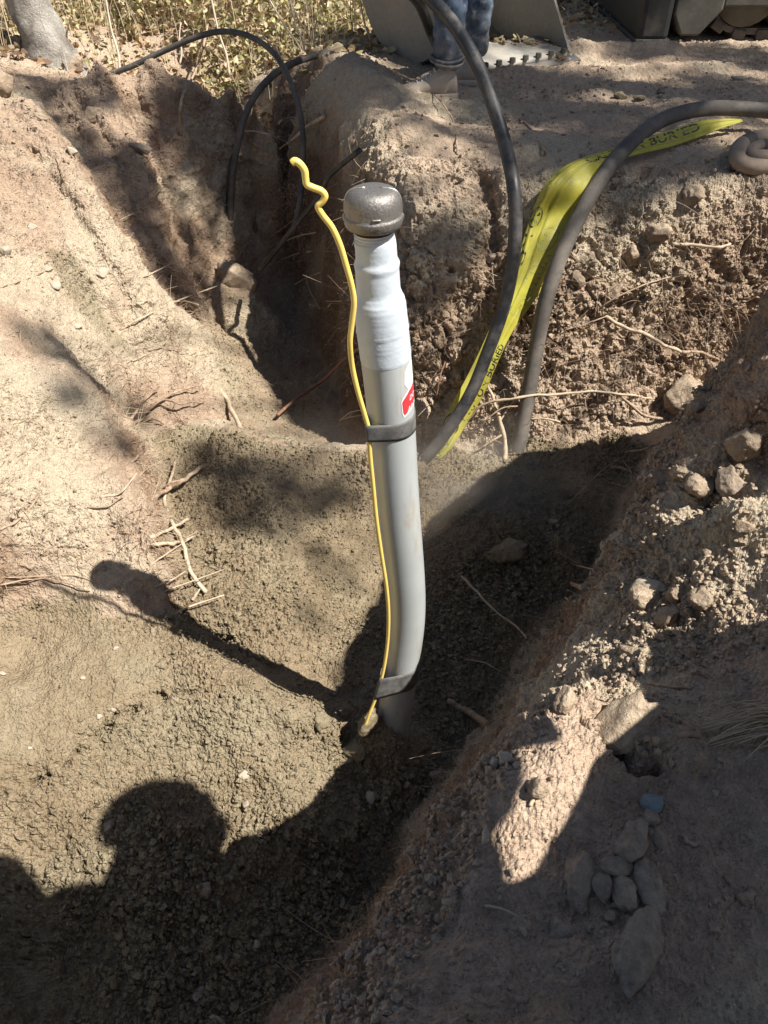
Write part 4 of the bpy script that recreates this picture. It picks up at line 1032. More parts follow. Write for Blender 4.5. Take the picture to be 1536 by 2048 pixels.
Fc = [(i, i + 1, 2 * nS + i + 1, 2 * nS + i) for i in range(nS - 1)] + [(nS + i, 3 * nS + i, 3 * nS + i + 1, nS + i + 1) for i in range(nS - 1)]
Fc += [(i, nS + i, nS + i + 1, i + 1) for i in range(nS - 1)] + [(2 * nS + i, 2 * nS + i + 1, 3 * nS + i + 1, 3 * nS + i) for i in range(nS - 1)]
Fc += [(0, 2 * nS, 3 * nS, nS), (nS - 1, 2 * nS - 1, 4 * nS - 1, 3 * nS - 1)]
mb.add(Vv, Fc); mb.build('shell', M['bucket'], bk)
for w_ in (-.016, Wd + .001):
    mb = MB(); prism(mb, [p + ax_ * w_ for p in shell_out], ax_ * .015); mb.build('side_plate', M['bucket'], bk, smooth=False)
mb = MB(); L0 = lip + fr_ * .02 - ax_ * .03
prism(mb, [L0 - fr_ * .10 + [0, 0, -.013], L0 + fr_ * .03 + [0, 0, -.030], L0 + fr_ * .03 + [0, 0, -.018], L0 - fr_ * .10 + [0, 0, .010]], ax_ * (Wd + .06)); mb.build('cutting_edge', M['bucketedge'], bk, smooth=False)
for k in range(8):
    mb = MB(); c = lip + ax_ * (.05 + k * .085) + np.array([0, 0, .012]); tube(mb, [c, c + [0, 0, .02]], [.016, .014], 6); mb.build('bolt', M['bolt'], bk, smooth=False)
mb = MB()
for q in (.3, .62):
    c = prof_pt(math.radians(105), .42) + ax_ * Wd * q
    prism(mb, [c, c + fr_ * .26, c + fr_ * .22 + [0, 0, .20], c + fr_ * .05 + [0, 0, .22]], ax_ * .03)
mb.build('hanger_ears', M['bucket'], bk, smooth=False)
# excavator: only the end of its undercarriage shows
ex = thing('excavator', (2.6, 5.2, 0), 'dusty tracked excavator standing on the far ground at the top right corner', 'excavator')
def bx_(name, c, s_, mat, bev=.02, rot=None, parent=ex):
    mb = MB(); box(mb, c, s_, rot); return mb.build(name, mat, parent, smooth=False, bevel=bev)
yT = 4.86
tr = MB(); LT = 2.6; x0 = 1.72
pathpts = []
for a in np.linspace(math.radians(270), math.radians(90), 10): pathpts.append((x0 + .22 + .21 * math.cos(a), .235 + .21 * math.sin(a)))
for x in np.linspace(x0 + .4, x0 + LT - .2, 12): pathpts.append((x, .445))
for a in np.linspace(math.radians(90), math.radians(-90), 10): pathpts.append((x0 + LT + .21 * math.cos(a), .235 + .21 * math.sin(a)))
for x in np.linspace(x0 + LT - .2, x0 + .4, 12): pathpts.append((x, .025))
for yy in (yT + .02, yT + 1.65):
    mb = MB(); n = len(pathpts); Vv = []
    for (x, z) in pathpts:
        d = np.array([x - np.clip(x, x0 + .22, x0 + LT), z - .235]); d /= np.linalg.norm(d) + 1e-6
        for y, k in ((yy, 0), (yy + .40, 0), (yy + .40, -.03), (yy, -.03)): Vv.append((x + d[0] * k, y, z + d[1] * k))
    mb.add(Vv, [(i * 4 + q, i * 4 + (q + 1) % 4, ((i + 1) % n) * 4 + (q + 1) % 4, ((i + 1) % n) * 4 + q) for i in range(n) for q in range(4)])
    trk = mb.build('track', M['rubber'], ex, smooth=False)
    P = np.array([(x, 0, z) for x, z in pathpts] + [(pathpts[0][0], 0, pathpts[0][1])]); seg = np.r_[0, np.cumsum(np.linalg.norm(np.diff(P, axis=0), axis=1))]
    for k in range(46):
        s_ = seg[-1] * k / 46; x = np.interp(s_, seg, P[:, 0]); z = np.interp(s_, seg, P[:, 2])
        x2 = np.interp(s_ + .01, seg, P[:, 0]); z2_ = np.interp(s_ + .01, seg, P[:, 2]); ang = math.atan2(z2_ - z, x2 - x)
        mb = MB(); box(mb, (x, yy + .20, z), (.072, .43, .05), Matrix.Rotation(-ang, 3, 'Y')); mb.build('track_pad', M['rubber'], trk, smooth=False, bevel=.006)
    for k in range(5):
        mb = MB(); xx = x0 + .45 + k * .45; tube(mb, [(xx, yy - .02, .13), (xx, yy + .42, .13)], .085, 18); tube(mb, [(xx, yy - .035, .13), (xx, yy - .01, .13)], .045, 12); mb.build('roller', M['steelgrey'], ex)
    for xx in (x0 + .22, x0 + LT):
        mb = MB(); tube(mb, [(xx, yy - .01, .235), (xx, yy + .41, .235)], .175, 24); mb.build('sprocket', M['steelgrey'], ex)
    bx_('track_frame', (x0 + LT / 2 + .1, yy + .19, .305), (LT - .5, .44, .18), M['steelgrey'])
prm = MB(); prism(prm, [(1.54, yT - .05, .13), (1.54, yT - .05, .62), (1.80, yT - .05, .62), (1.80, yT - .05, .15), (1.70, yT - .05, .03), (1.60, yT - .05, .03)], (0, .5, 0)); prm.build('frame_end', M['steelgrey'], ex, smooth=False, bevel=.012)
bx_('side_skirt', (x0 + 1.45, yT - .02, .39), (2.75, .05, .46), M['steelgrey'], .012)
bl = bx_('blade', (1.44, yT + .95, .26), (.17, 2.1, .50), M['steeldark'], .03)
bx_('blade_edge', (1.44, yT + .95, .0), (.19, 2.12, .05), M['steeldark'], .008, parent=bl)
bx_('upper_body', (x0 + 1.6, yT + 1.0, 1.15), (2.2, 1.9, .75), M['steeldark'], .08)
cb = bx_('cab', (x0 + 1.1, yT + .55, 2.0), (1.1, .9, 1.0), M['steeldark'], .06)
M['glass'] = simple('cab_glass', (.05, .06, .06), .08, 0, .05)
bx_('window', (x0 + 1.1, yT + .095, 2.05), (.9, .02, .7), M['glass'], .005, parent=cb)
mb = MB(); prism(mb, [(x0 + .5, yT + 1.1, 1.3), (x0 - .6, yT + 1.1, 2.9), (x0 - .4, yT + 1.1, 3.05), (x0 + .9, yT + 1.1, 1.5)], (0, .25, 0)); mb.build('boom', M['steeldark'], ex, smooth=False, bevel=.02)
# ================================================================ trees, undergrowth
M['bark'] = dusty('grey_bark', (.20, .17, .14), (.48, .45, .40), (.35, .65), .9, 9, bmp=1.0, bd=.012)
M['leafshade'] = simple('tree_leaf', (.06, .10, .03), .6, 0, .3, 5, 0)
def leaf_material():
    m, nt, b = new_mat('mixed_leaves')
    at = N(nt, 'ShaderNodeAttribute', attribute_name='tint')
    nt.links.new(at.outputs['Color'], b.inputs['Base Color']); b.inputs['Roughness'].default_value = .6
    tr = N(nt, 'ShaderNodeBsdfTranslucent'); nt.links.new(at.outputs['Color'], tr.inputs[0])
    ms = N(nt, 'ShaderNodeMixShader'); ms.inputs[0].default_value = .3
    nt.links.new(b.outputs[0], ms.inputs[1]); nt.links.new(tr.outputs[0], ms.inputs[2]); nt.links.new(ms.outputs[0], nt.nodes['Material Output'].inputs[0])
    return m
M['leaves'] = leaf_material()
rg = np.random.default_rng(3)
def leaves(name, C_, size, cols, mat, parent=None, flat=.0, curl=.25, up=None):
    """one small six-sided bent leaf per centre"""
    n = len(C_); d = rg.normal(size=(n, 3)); d[:, 2] *= (1 - flat); d /= np.linalg.norm(d, axis=1)[:, None]
    if up is not None: d = d * (1 - up) + np.array([0, 0, 1.]) * up; d /= np.linalg.norm(d, axis=1)[:, None]
    e = rg.normal(size=(n, 3)); e -= d * np.einsum('ij,ij->i', d, e)[:, None]; e /= np.linalg.norm(e, axis=1)[:, None]
    nn = np.cross(d, e); s_ = (np.full(n, size) if np.isscalar(size) else size)[:, None] * rg.uniform(.6, 1.3, (n, 1))
    sh = [(-.5, 0, 0), (-.2, .32, .5), (.2, .30, .5), (.55, 0, 0), (.2, -.30, .5), (-.2, -.32, .5)]
    Vv = np.stack([C_ + d * s_ * a + e * s_ * b_ + nn * s_ * curl * c_ for a, b_, c_ in sh], 1).reshape(-1, 3)
    i0 = np.arange(n)[:, None] * 6
    F_ = np.concatenate([i0 + [0, 1, 2, 3], i0 + [0, 3, 4, 5]])
    me = np_mesh(name, Vv, F_, False)
    if cols is not None:
        cc_ = np.repeat(np.concatenate([cols[rg.integers(0, len(cols), n)] * rg.uniform(.7, 1.25, (n, 1)), np.ones((n, 1))], 1), 6, axis=0)
        a = me.color_attributes.new('tint', 'FLOAT_COLOR', 'POINT'); a.data.foreach_set('color', np.ascontiguousarray(cc_, np.float32).ravel())
    me.materials.append(mat); o = bpy.data.objects.new(name, me); col.objects.link(o)
    if parent: o.parent = parent; o.location = -Vector(parent.location)
    return o
# --- the undergrowth behind the dig
def gz0(x, y): return hgt(x, y) * ((x > X0) & (x < X1) & (y > Y0) & (y < Y1))
def scatter(n, x0, x1, y0, y1): return rg.uniform(x0, x1, n), rg.uniform(y0, y1, n)
pal = np.array([(.42, .38, .16), (.52, .46, .22), (.26, .26, .11), (.60, .50, .30), (.46, .33, .19), (.24, .19, .12), (.66, .57, .38), (.58, .47, .31), (.40, .38, .20)])
x, y = scatter(120000, -4.6, 1.1, 4.35, 9.0)
front = 4.46 + .16 * np.sin(x * 3.1) + .10 * np.sin(x * 7.3) + np.clip((x + 1.3), 0, 2) * .55 + (x < -1.45) * .38
dn = fbm(np.stack([x, y, x * 0], 1), 1.6, 3, 7)
keep = (y > front) & (dn > -.12 + .25 * np.sin(x * 9 + y * 5) * .5)
x, y, dn = x[keep], y[keep], dn[keep]
top = np.clip((y - front[keep]) * .9, .06, .85) * (.65 + .6 * np.clip(dn, -.3, .8)) * np.where(x > -.5, .45, 1.0)
z = gz0(x, y) + top * rg.uniform(0, 1, len(x)) ** .8
ug = leaves('undergrowth', np.stack([x, y, z], 1), .036, pal, M['leaves'], curl=.3); ug['kind'] = 'stuff'
x, y = scatter(26000, -4.6, 3.4, 4.12, 9.5)
keep = (y > 4.28 + .12 * np.sin(x * 4) + (x > .9) * .95)
x, y = x[keep], y[keep]
lit_ = leaves('leaf_litter', np.stack([x, y, gz0(x, y) + rg.uniform(.004, .03, len(x))], 1), .045, np.array([(.50, .38, .24), (.38, .25, .14), (.58, .47, .30), (.22, .14, .09), (.46, .42, .22)]), M['leaves'], up=.0, flat=.85); lit_['kind'] = 'stuff'
# dry grass: one object of bent blades
def blades(name, n, x0, x1, y0, y1, h0, h1, mat, ok=lambda x, y: True, w_=.0022, lean=.5):
    mb = []; F_ = []; k = 0
    while k < n:
        x_ = rg.uniform(x0, x1); y_ = rg.uniform(y0, y1)
        if not ok(x_, y_): continue
        h_ = rg.uniform(h0, h1); a = rg.uniform(0, 6.28); l_ = h_ * lean * rg.uniform(.1, 1); b0 = rg.uniform(0, 3.14)
        base = np.array([x_, y_, float(gz0(np.array([x_]), np.array([y_]))[0]) - .01]); wv = np.array([math.cos(b0), math.sin(b0), 0]) * w_
        for q in range(5):
            f = q / 4; p = base + np.array([math.cos(a) * l_ * f * f, math.sin(a) * l_ * f * f, h_ * (f - .25 * f * f * lean)])
            mb += [p - wv * (1 - .8 * f), p + wv * (1 - .8 * f)]
        i0 = k * 10; F_ += [(i0 + 2 * q, i0 + 2 * q + 1, i0 + 2 * q + 3, i0 + 2 * q + 2) for q in range(4)]; k += 1
    me = np_mesh(name, np.array(mb), np.array(F_), True); me.materials.append(mat)
    o = bpy.data.objects.new(name, me); col.objects.link(o); o['kind'] = 'stuff'; return o
M['straw'] = simple('dry_straw', (.62, .50, .33), .8, 0, .25, 3, 0)
M['darkstem'] = simple('dark_stem', (.14, .09, .06), .8, 0, .25, 10, .2)
M['palestem'] = simple('pale_stem', (.58, .49, .38), .8, 0, .2, 10, .2)
blades('dry_grass', 2600, -3.6, 1.0, 4.3, 7.5, .10, .55, M['straw'], lambda x_, y_: y_ > 4.38 + .1 * math.sin(x_ * 5) and (x_ < -.15 or y_ > 5.3))
blades('dry_grass', 900, .6, 3.0, 5.3, 8.5, .03, .22, M['straw'], lean=1.6)
stems = [((425, 0), (458, 145), .007, 4.45, 'pale', 'tall pale upright stem behind the crest of the low hose arch'), ((720, -10), (745, 110), .006, 4.6, 'pale', 'leaning pale stem just left of the bucket'), ((536, -10), (612, 108), .0055, 4.45, 'pale', 'pale stem slanting right beyond the grey conduit end'),
         ((582, 0), (610, 105), .006, 4.5, 'pale', 'second slanting pale stem beside the bucket shadow'), ((214, 0), (238, 135), .007, 4.35, 'pale', 'thick pale stem standing in the bushes left of the hose arch'), ((362, 45), (358, 120), .005, 4.4, 'pale', 'short pale stem in front of the bushes under the hose arch'),
         ((703, -5), (702, 72), .004, 4.9, 'dark', 'thin dark upright stem left of the bucket'), ((711, -5), (709, 72), .0035, 4.95, 'dark', 'dark stem nearest to the left edge of the bucket'), ((585, 10), (625, 62), .005, 4.8, 'dark', 'dark forked twig among straw above the lying conduit end'),
         ((142, 30), (125, 125), .004, 4.4, 'dark', 'thin reddish dark stem beside the tree trunk'), ((520, 60), (555, 42), .005, 4.55, 'dark', 'short dark broken twig above the arch end'), ((1097, 28), (1096, 62), .003, 5.2, 'dark', 'small dark twig upright in sunny soil right of the bucket')]
for (a, b_, r_, y_, kd, lb) in stems:
    p0 = py(b_[0], b_[1], y_); p1 = py(a[0], a[1], y_ + .08); p0[2] = min(p0[2], .0) - .02; d = p1 - p0
    mb = MB(); tube(mb, [p0, p0 + d * .3 + [.008, 0, 0], p0 + d * .65 - [.006, 0, 0], p1 + (d * .5 if a[1] <= 0 else 0)], [r_, r_ * .9, r_ * .75, r_ * .5], 7, 4)
    tag(mb.build('dry_stem', M['palestem' if kd == 'pale' else 'darkstem']), lb, 'stem', 'stems in the undergrowth')
def limb(mb, a, b_, r0, r1, wob=.05, seg=12):
    a = np.array(a, float); b_ = np.array(b_, float); n = 6; L = np.linalg.norm(b_ - a)
    P = [a + (b_ - a) * k / n + rg.normal(size=3) * wob * L * (0 < k < n) * .3 for k in range(n + 1)]
    tube(mb, P, np.linspace(r0, r1, n + 1), seg, 3, lump=.08)
# tree trunk in the top left corner
tl = thing('tree', (-1.66, 4.40, -.02), 'grey lichened tree trunk rising out of the bushes in the top left corner', 'tree')
mb = MB(); tube(mb, [(-1.66, 4.42, -.12), (-1.69, 4.44, .05), (-1.76, 4.50, .27), (-1.95, 4.62, .9), (-2.2, 4.8, 1.8), (-2.5, 5.2, 3.4)], [.16, .115, .098, .092, .08, .04], 28, 8, lump=.10); mb.build('trunk', M['bark'], tl)
mb = MB()
for k in range(9):
    a = rg.uniform(0, 6.28); limb(mb, (-2.2 - .03 * k, 4.8 + .04 * k, 1.8 + k * .17), (-2.4 + math.cos(a) * .9, 5.15 + math.sin(a) * .9, 2.4 + k * .22), .035, .01)
mb.build('branches', M['bark'], tl)
c = rg.normal(size=(1800, 3)) * [.6, .6, .5] + [-2.7, 5.6, 3.4]
leaves('crown', c, .09, pal, M['leaves'], tl)
# --- unseen tree added up-sun of the dig, leaf clumps placed to cast dapples
SH = []
def shade(pixels, r, s_=8.5, dens=1.0):
    for p in pixels:
        q = hit(*p); SH.append((q + TOSUN * (s_ + rg.uniform(-.4, .4)), r, dens))
# left slope bands
shade([(95, 675), (150, 725), (205, 775), (262, 828)], .075)
shade([(135, 780), (190, 850), (250, 900)], .06, dens=.5)
shade([(150, 275), (190, 330), (225, 385), (262, 440), (300, 500), (330, 560)], .085)
shade([(250, 330), (290, 390), (270, 350)], .09); shade([(310, 450), (345, 520), (375, 580)], .10); shade([(400, 560), (430, 590)], .07)
shade([(350, 250), (375, 320), (330, 210), (410, 440)], .07, dens=.8)
shade([(10, 150), (90, 165), (150, 175), (60, 180), (200, 200)], .09, dens=.9)
shade([(110, 240), (170, 300), (320, 300), (340, 380), (365, 450), (385, 520)], .08, dens=.9)
# mound of olive fill
shade([(395, 935), (450, 950), (520, 962), (590, 975), (660, 985)], .075); shade([(430, 1010), (500, 1030), (560, 1050)], .07, dens=.7); shade([(650, 1110), (690, 1150)], .06, dens=.5)
shade([(630, 1240)], .04, dens=.5)
# end wall of the far trench and the corner of the bank
shade([(370, 190), (420, 200), (470, 215), (520, 200), (400, 260), (440, 300), (420, 360), (450, 400), (430, 240), (560, 190), (385, 230)], .13, 9.5)
shade([(640, 205), (680, 190), (720, 180), (700, 215), (660, 240), (620, 260), (600, 300), (640, 330), (660, 290), (700, 250)], .09, 9)
shade([(500, 470), (540, 430), (480, 450)], .09)
# far wall
shade([(860, 470), (900, 500), (940, 480), (850, 540), (890, 570), (820, 620)], .06, dens=.7); shade([(1090, 420), (1250, 420), (1330, 380)], .05, dens=.4)
shade([(780, 560), (770, 620), (760, 480)], .06, dens=.6)
# far ground
g_ = []
for u, v in [(1080, 215), (1140, 225), (1200, 235), (1270, 240), (1340, 220), (1420, 200), (1500, 190), (1080, 270), (1150, 285), (1220, 275), (1300, 300), (1380, 300), (1450, 310), (1520, 250), (1040, 215), (1000, 205), (1050, 300), (1250, 325), (960, 230), (1180, 320), (1120, 190)]:
    g_.append((u, v))
shade(g_, .17, 9.5, .85)
shade([(1090, 85), (1150, 80), (1210, 70), (1270, 85), (1350, 95), (1430, 100), (1500, 105), (1540, 130), (1470, 125), (1420, 165), (1500, 170)], .17, 9.5, 1.1)
shade([(880, 190), (930, 185), (790, 190), (840, 240), (790, 210), (960, 175)], .09, 9, .8)
shade([(860, 300), (900, 260), (1010, 260)], .06, 9, .6)
shade([(760, 95), (820, 130), (880, 110), (640, 85), (690, 80), (740, 120)], .10, 10, .9)
shade([(1480, 810), (1420, 850), (1536, 770), (1450, 900)], .025, 4.5, .8)
tb = thing('tree', (5.9, 2.6, 0), 'unseen tall tree added right of the dig, crown placed to dapple the ground', 'tree')
mb = MB(); tube(mb, [(5.9, 2.6, -.2), (5.85, 2.55, 1.5), (5.9, 2.5, 3.5), (5.7, 2.4, 5.5), (5.6, 2.3, 8)], [.26, .20, .17, .13, .06], 20, 8, lump=.08); mb.build('trunk', M['bark'], tb)
mb = MB()
CC = []
for (q, r_, dn_) in SH:
    n = int(5.0 * dn_ * (r_ / .05) ** 2 * 4.2); CC.append(q + rg.normal(size=(n, 3)) * r_ * .62)
hub = np.array([[5.7, 2.4, 5.2], [5.65, 2.35, 6.2], [5.6, 2.3, 7.2]])
mb = MB()
for (q, r_, dn_) in SH[::3]:
    h_ = hub[np.argmin(np.linalg.norm(hub - q, axis=1))]; limb(mb, h_, q, .022, .006, .04, 6)
mb.build('branches', M['bark'], tb)
C3 = np.concatenate(CC); leaves('crown', C3, .055, pal * .6, M['leaves'], tb)
# ================================================================ stones, clods, roots, crumbs
_bv = _bvh
def rock_mesh(mb, c, ax3, sz, seed, ang=.25, sub=4):
    """stone: an icosphere pushed in by random planes, then roughened"""
    bm = bmesh.new(); bmesh.ops.create_icosphere(bm, subdivisions=sub, radius=1.0)
    P = np.array([v.co for v in bm.verts]); F_ = [tuple(v.index for v in f.verts) for f in bm.faces]; bm.free()
    r_ = np.random.default_rng(seed)
    for _ in range(12):
        n = r_.normal(size=3); n /= np.linalg.norm(n); h_ = r_.uniform(.5, .92); d = P @ n - h_
        P -= np.outer(np.clip(d, 0, None) * (.55 + ang), n)
    P += P * (.16 * fbm(P + seed * 3.3, 1.3, 4, 5, .6) + .05 * noise(P, 5, seed) + .025 * noise(P, 12, seed))[:, None]
    P = P * np.array(sz) / 2
    mb.add(P @ np.array(ax3) + np.array(c), F_)
def basis(n, yaw):
    n = np.array(n) / np.linalg.norm(n); t = np.array([math.cos(yaw), math.sin(yaw), 0]); t -= n * (t @ n); t /= np.linalg.norm(t)
    return np.array([t, np.cross(n, t), n])
def rock(u, v, w_, h_, ang, label, mat='stone', cat='stone', sink=.25, flat=.55, k=[0], edgy=.25, name=None, group=None):
    """stone at photo pixel (u, v), w_ x h_ pixels, long side turned by ang degrees"""
    k[0] += 1
    d = Vector(ray(u, v)).normalized(); r = _bv.ray_cast(Vector((0, 0, CAMH)), d)
    p, n = np.array(r[0]), np.array(r[1])
    if n @ np.array(d) > 0: n = -n
    dep = p[1] * _c - (p[2] - CAMH) * _s; m_ = dep / F
    a, b_ = w_ * m_, h_ * m_ * 1.15
    n2 = n + np.array([0, 0, .6]); n2 /= np.linalg.norm(n2)
    B = basis(n2, -R(ang)); thick = min(a, b_) * flat * 1.2
    mb = MB(); rock_mesh(mb, (0, 0, 0), B, (a, b_, thick), 100 + k[0] * 7, edgy)
    o = mb.build(name or ('stone' if cat != 'clod' else 'dirt_clod'), M[mat]); o.location = tuple(p + n2 * thick * (.5 - sink))
    return tag(o, label, cat, group)
R_ = rock
R_(1305, 1612, 50, 40, -25, 'smooth blue-grey pebble lying alone on the shaded near bank', 'stoneblue', sink=.2)
R_(1152, 1765, 72, 112, 20, 'oval flat brown stone left of the cluster in the shaded near bank', sink=.3)
R_(1262, 1690, 68, 105, 35, 'broad flat stone at the top of the cluster on the shaded near bank', sink=.35)
R_(1230, 1735, 76, 36, 8, 'small flat slab lying across the top of the stone cluster', sink=.1)
R_(1248, 1785, 56, 92, -12, 'upright rounded stone in the middle of the near bank cluster', sink=.2)
R_(1300, 1775, 60, 100, 0, 'rounded stone on the right side of the near bank cluster', sink=.4)
R_(1206, 1765, 50, 75, 20, 'half buried stone between the oval stone and upright stone of the cluster', sink=.4)
R_(1275, 1888, 90, 190, 35, 'largest smooth elongated stone at the lower end of the near bank cluster', sink=.45)
R_(1222, 1835, 30, 30, 10, 'small pebble under the upright stone of the cluster', sink=.2)
R_(1300, 1640, 38, 34, 0, 'small stone just above the broad flat stone of the cluster', sink=.3)
R_(1320, 1680, 30, 40, 0, 'small stone right of the broad flat stone of the cluster', sink=.35)
R_(1130, 1860, 60, 60, 0, 'low dusty stone below the oval flat stone', sink=.55)
R_(1458, 1760, 22, 18, 10, 'small pebble alone near the right edge of the shaded bank', sink=.2)
R_(1258, 1445, 28, 24, 0, 'small flat pebble on the cracked slab of soil', sink=.2)
R_(1272, 1310, 78, 32, 42, 'long brown stone leaning in loose soil on the shaded right bank', 'stonebrown', sink=.3)
R_(1130, 1405, 44, 54, 30, 'sunlit knob of pale stone at the tip of the cracked slab', 'stonebrown', sink=.35, flat=.9)
R_(1240, 1450, 190, 90, -32, 'big flat earth covered slab with a dark crack under it on right bank', 'stonebrown', sink=.62, flat=.45)
R_(1285, 1200, 60, 55, 10, 'dusty tan stone at the left end of sunlit heap on right crest', 'stonebrown', sink=.3, flat=.8)
R_(1340, 1235, 60, 42, -10, 'rounded stone at the shadow line on the right crest heap', 'stonebrown', sink=.35, flat=.8)
R_(1350, 1190, 40, 46, 20, 'angular stone wedged in the middle of the sunlit crest heap', 'stonebrown', sink=.3, flat=.9)
R_(1400, 1200, 48, 40, 0, 'sunlit stone at the right end of the crest heap', 'stonebrown', sink=.35, flat=.8)
R_(1300, 1175, 70, 30, 22, 'pale flat stone capping the sunlit crest heap', 'stonepale', sink=.25)
R_(1450, 960, 52, 60, 0, 'dusty block of stone standing in the sunny slope of right bank', 'stone', sink=.35, flat=.9)
R_(1395, 975, 62, 46, 0, 'rounded stone capped with crumbs beside the dusty block', 'stonebrown', sink=.35, flat=.8)
R_(1490, 885, 70, 66, 0, 'large rounded boulder half buried near right edge of the picture', 'stonebrown', sink=.45, flat=.8)
R_(1372, 800, 88, 80, 10, 'large smooth brown boulder jutting from the top of the right trench wall', 'stonebrown', sink=.35, flat=.9)
R_(1400, 825, 50, 36, 0, 'small lump of stone below the large brown boulder', 'stonebrown', sink=.3, flat=.9)
R_(1490, 1055, 40, 32, -20, 'tilted stone with a dark gap under it on the sunny right slope', 'stonebrown', sink=.3)
R_(1450, 1140, 30, 26, 0, 'small sunlit stone low on the sunny right slope', 'stonebrown', sink=.3)
R_(1010, 1522, 34, 24, 30, 'small pale lit stone of a pair on the near trench edge', 'stonepale', sink=.1, flat=.8)
R_(990, 1530, 20, 24, 0, 'smaller lit stone touching the pale stone on the near trench edge', 'stonepale', sink=.1, flat=.8)
R_(1034, 1532, 20, 14, 0, 'tiny lit pebble right of the pale pair on the near trench edge', 'stonepale', sink=.1)
R_(970, 1672, 20, 40, 10, 'white knuckle shaped pebble in the sunlit patch of near bank', 'stonepale', sink=.05, flat=.9)
R_(1075, 1580, 50, 40, 30, 'earth lump at the top of the sunlit patch on near bank', 'stonebrown', sink=.3, cat='clod', flat=.8)
R_(413, 1775, 30, 38, 10, 'grey angular stone in the shaded lower left dirt', sink=.2, flat=.8)
R_(486, 1552, 24, 18, 0, 'single white pebble on the sunlit near mound', 'stonepale', sink=.2)
R_(738, 1597, 24, 24, 0, 'pale round pebble just below the riser base in shade', 'stonepale', sink=.1, flat=.9)
R_(512, 1890, 14, 18, 0, 'small pale pebble low in the shaded lower centre dirt', 'stonepale', sink=.1, flat=.9)
R_(400, 1988, 24, 34, 20, 'dull stone near the bottom left of the shaded dirt', sink=.3)
R_(432, 2042, 40, 14, 0, 'white stone cut off by the bottom edge of the picture', 'stonepale', sink=.1)
R_(216, 1655, 22, 34, 40, 'long stone inside the rounded head shadow', sink=.3)
R_(492, 1610, 18, 16, 0, 'grey pebble beside the edge of the rounded head shadow', sink=.2)
R_(165, 1357, 11, 8, 0, 'white chip on the smooth flat dirt at left', 'stonepale', sink=.1)
R_(226, 1420, 12, 9, 0, 'pale chip just above the jagged crack on the flat dirt', 'stonepale', sink=.1)
R_(198, 1434, 14, 9, 0, 'flat pale chip touching the jagged crack', 'stonepale', sink=.1)
R_(232, 1297, 8, 11, 60, 'thin white flake standing on the flat dirt', 'stonepale', sink=.1)
R_(5, 1350, 14, 12, 0, 'white pebble at the left edge of the flat dirt', 'stonepale', sink=.1)
R_(60, 1497, 9, 8, 0, 'small white pebble low on the flat dirt at left', 'stonepale', sink=.1)
R_(872, 1550, 26, 26, 0, 'round earth coloured stone against the near trench foot', sink=.2, flat=.9)
R_(812, 1570, 16, 16, 0, 'small round stone between riser base and trench foot', sink=.2, flat=.9)
R_(1105, 1045, 26, 12, 0, 'flat dark stone on the dusty hump of the trench floor', sink=.2)
R_(10, 508, 24, 26, 0, 'white stone casting a small dark shadow on the left slope', 'stonepale', sink=.2, flat=.9)
R_(95, 540, 26, 18, 0, 'pale stone at the top left corner of the olive streak', 'stonepale', sink=.3)
R_(110, 572, 28, 22, 20, 'pale lump on the left margin of the olive streak', 'stonepale', sink=.35)
R_(155, 655, 20, 16, 0, 'white pebble low beside the olive streak', 'stonepale', sink=.2)
R_(65, 455, 24, 16, -20, 'pale chip with a dark hole below it on the left slope', 'stonepale', sink=.3)
R_(188, 240, 50, 30, -20, 'rounded dusty cobble in the groove of the upper left slope', 'stonebrown', sink=.35, flat=.9)
R_(282, 307, 56, 16, 12, 'brown finger shaped stone sticking out of the upper left slope', 'stone', sink=-.1, flat=.9)
R_(142, 305, 24, 20, -20, 'small stone protruding above the groove of the left slope', 'stonepale', sink=.2)
R_(82, 238, 30, 22, 0, 'small rounded lump high on the left slope', 'stonebrown', sink=.4)
R_(5, 190, 60, 60, 0, 'dark brown boulder cut off by the left edge near the top', 'stonebrown', sink=.2, flat=.9)
R_(205, 545, 40, 24, -20, 'pale flat stone right of the olive streak', 'stonepale', sink=.35)
R_(75, 140, 60, 40, -15, 'dark earth hump at the foot of the bushes in the upper left', 'clod', 'clod', sink=.3, flat=.9) if False else None
R_(145, 140, 54, 36, -15, 'dark earth hump at the foot of the bushes in the upper left', 'stonebrown', 'clod', sink=.3, flat=.9)
R_(470, 560, 90, 70, -20, 'big sunlit block of earth on the floor of the far trench', 'stonebrown', 'clod', sink=.45, flat=.9, edgy=.4)
R_(1033, 620, 44, 66, 0, 'long pale stone set in the far wall behind the caution tape', 'stone', sink=.35, flat=.6)
R_(985, 520, 34, 22, 0, 'small angular stone in the far wall left of the caution tape', 'stone', sink=.3)
R_(945, 320, 70, 36, 0, 'rounded earth hump on the far bank lip beside the black hose', 'stonebrown', 'clod', sink=.5, flat=.8)
R_(1390, 390, 50, 46, 0, 'lumpy stone high in the far wall under the hose loop', 'stonebrown', sink=.4, flat=.7)
R_(1320, 470, 60, 44, 10, 'protruding block low in the sunlit far wall', 'stonebrown', sink=.4, flat=.7)
R_(1262, 510, 44, 36, 0, 'angular block beside the protruding block in far wall', 'stonebrown', sink=.35, flat=.7)
R_(1225, 590, 60, 40, 0, 'rounded stone in the lower far wall above the long root', 'stonebrown', sink=.4, flat=.7)
R_(1150, 560, 40, 30, 20, 'sunlit stone of the far wall just right of the grey conduit', 'stonebrown', sink=.35, flat=.7)
R_(1240, 196, 30, 12, 0, 'dark dry clod on the rutted far ground', 'clod', 'clod', sink=.2, flat=.9)
R_(1278, 200, 26, 10, 0, 'second dark clod right beside the dry clod on far ground', 'clod', 'clod', sink=.2, flat=.9)
R_(1478, 160, 36, 16, 0, 'flat pale stone lying on the shaded far ground', 'stone', sink=.3)
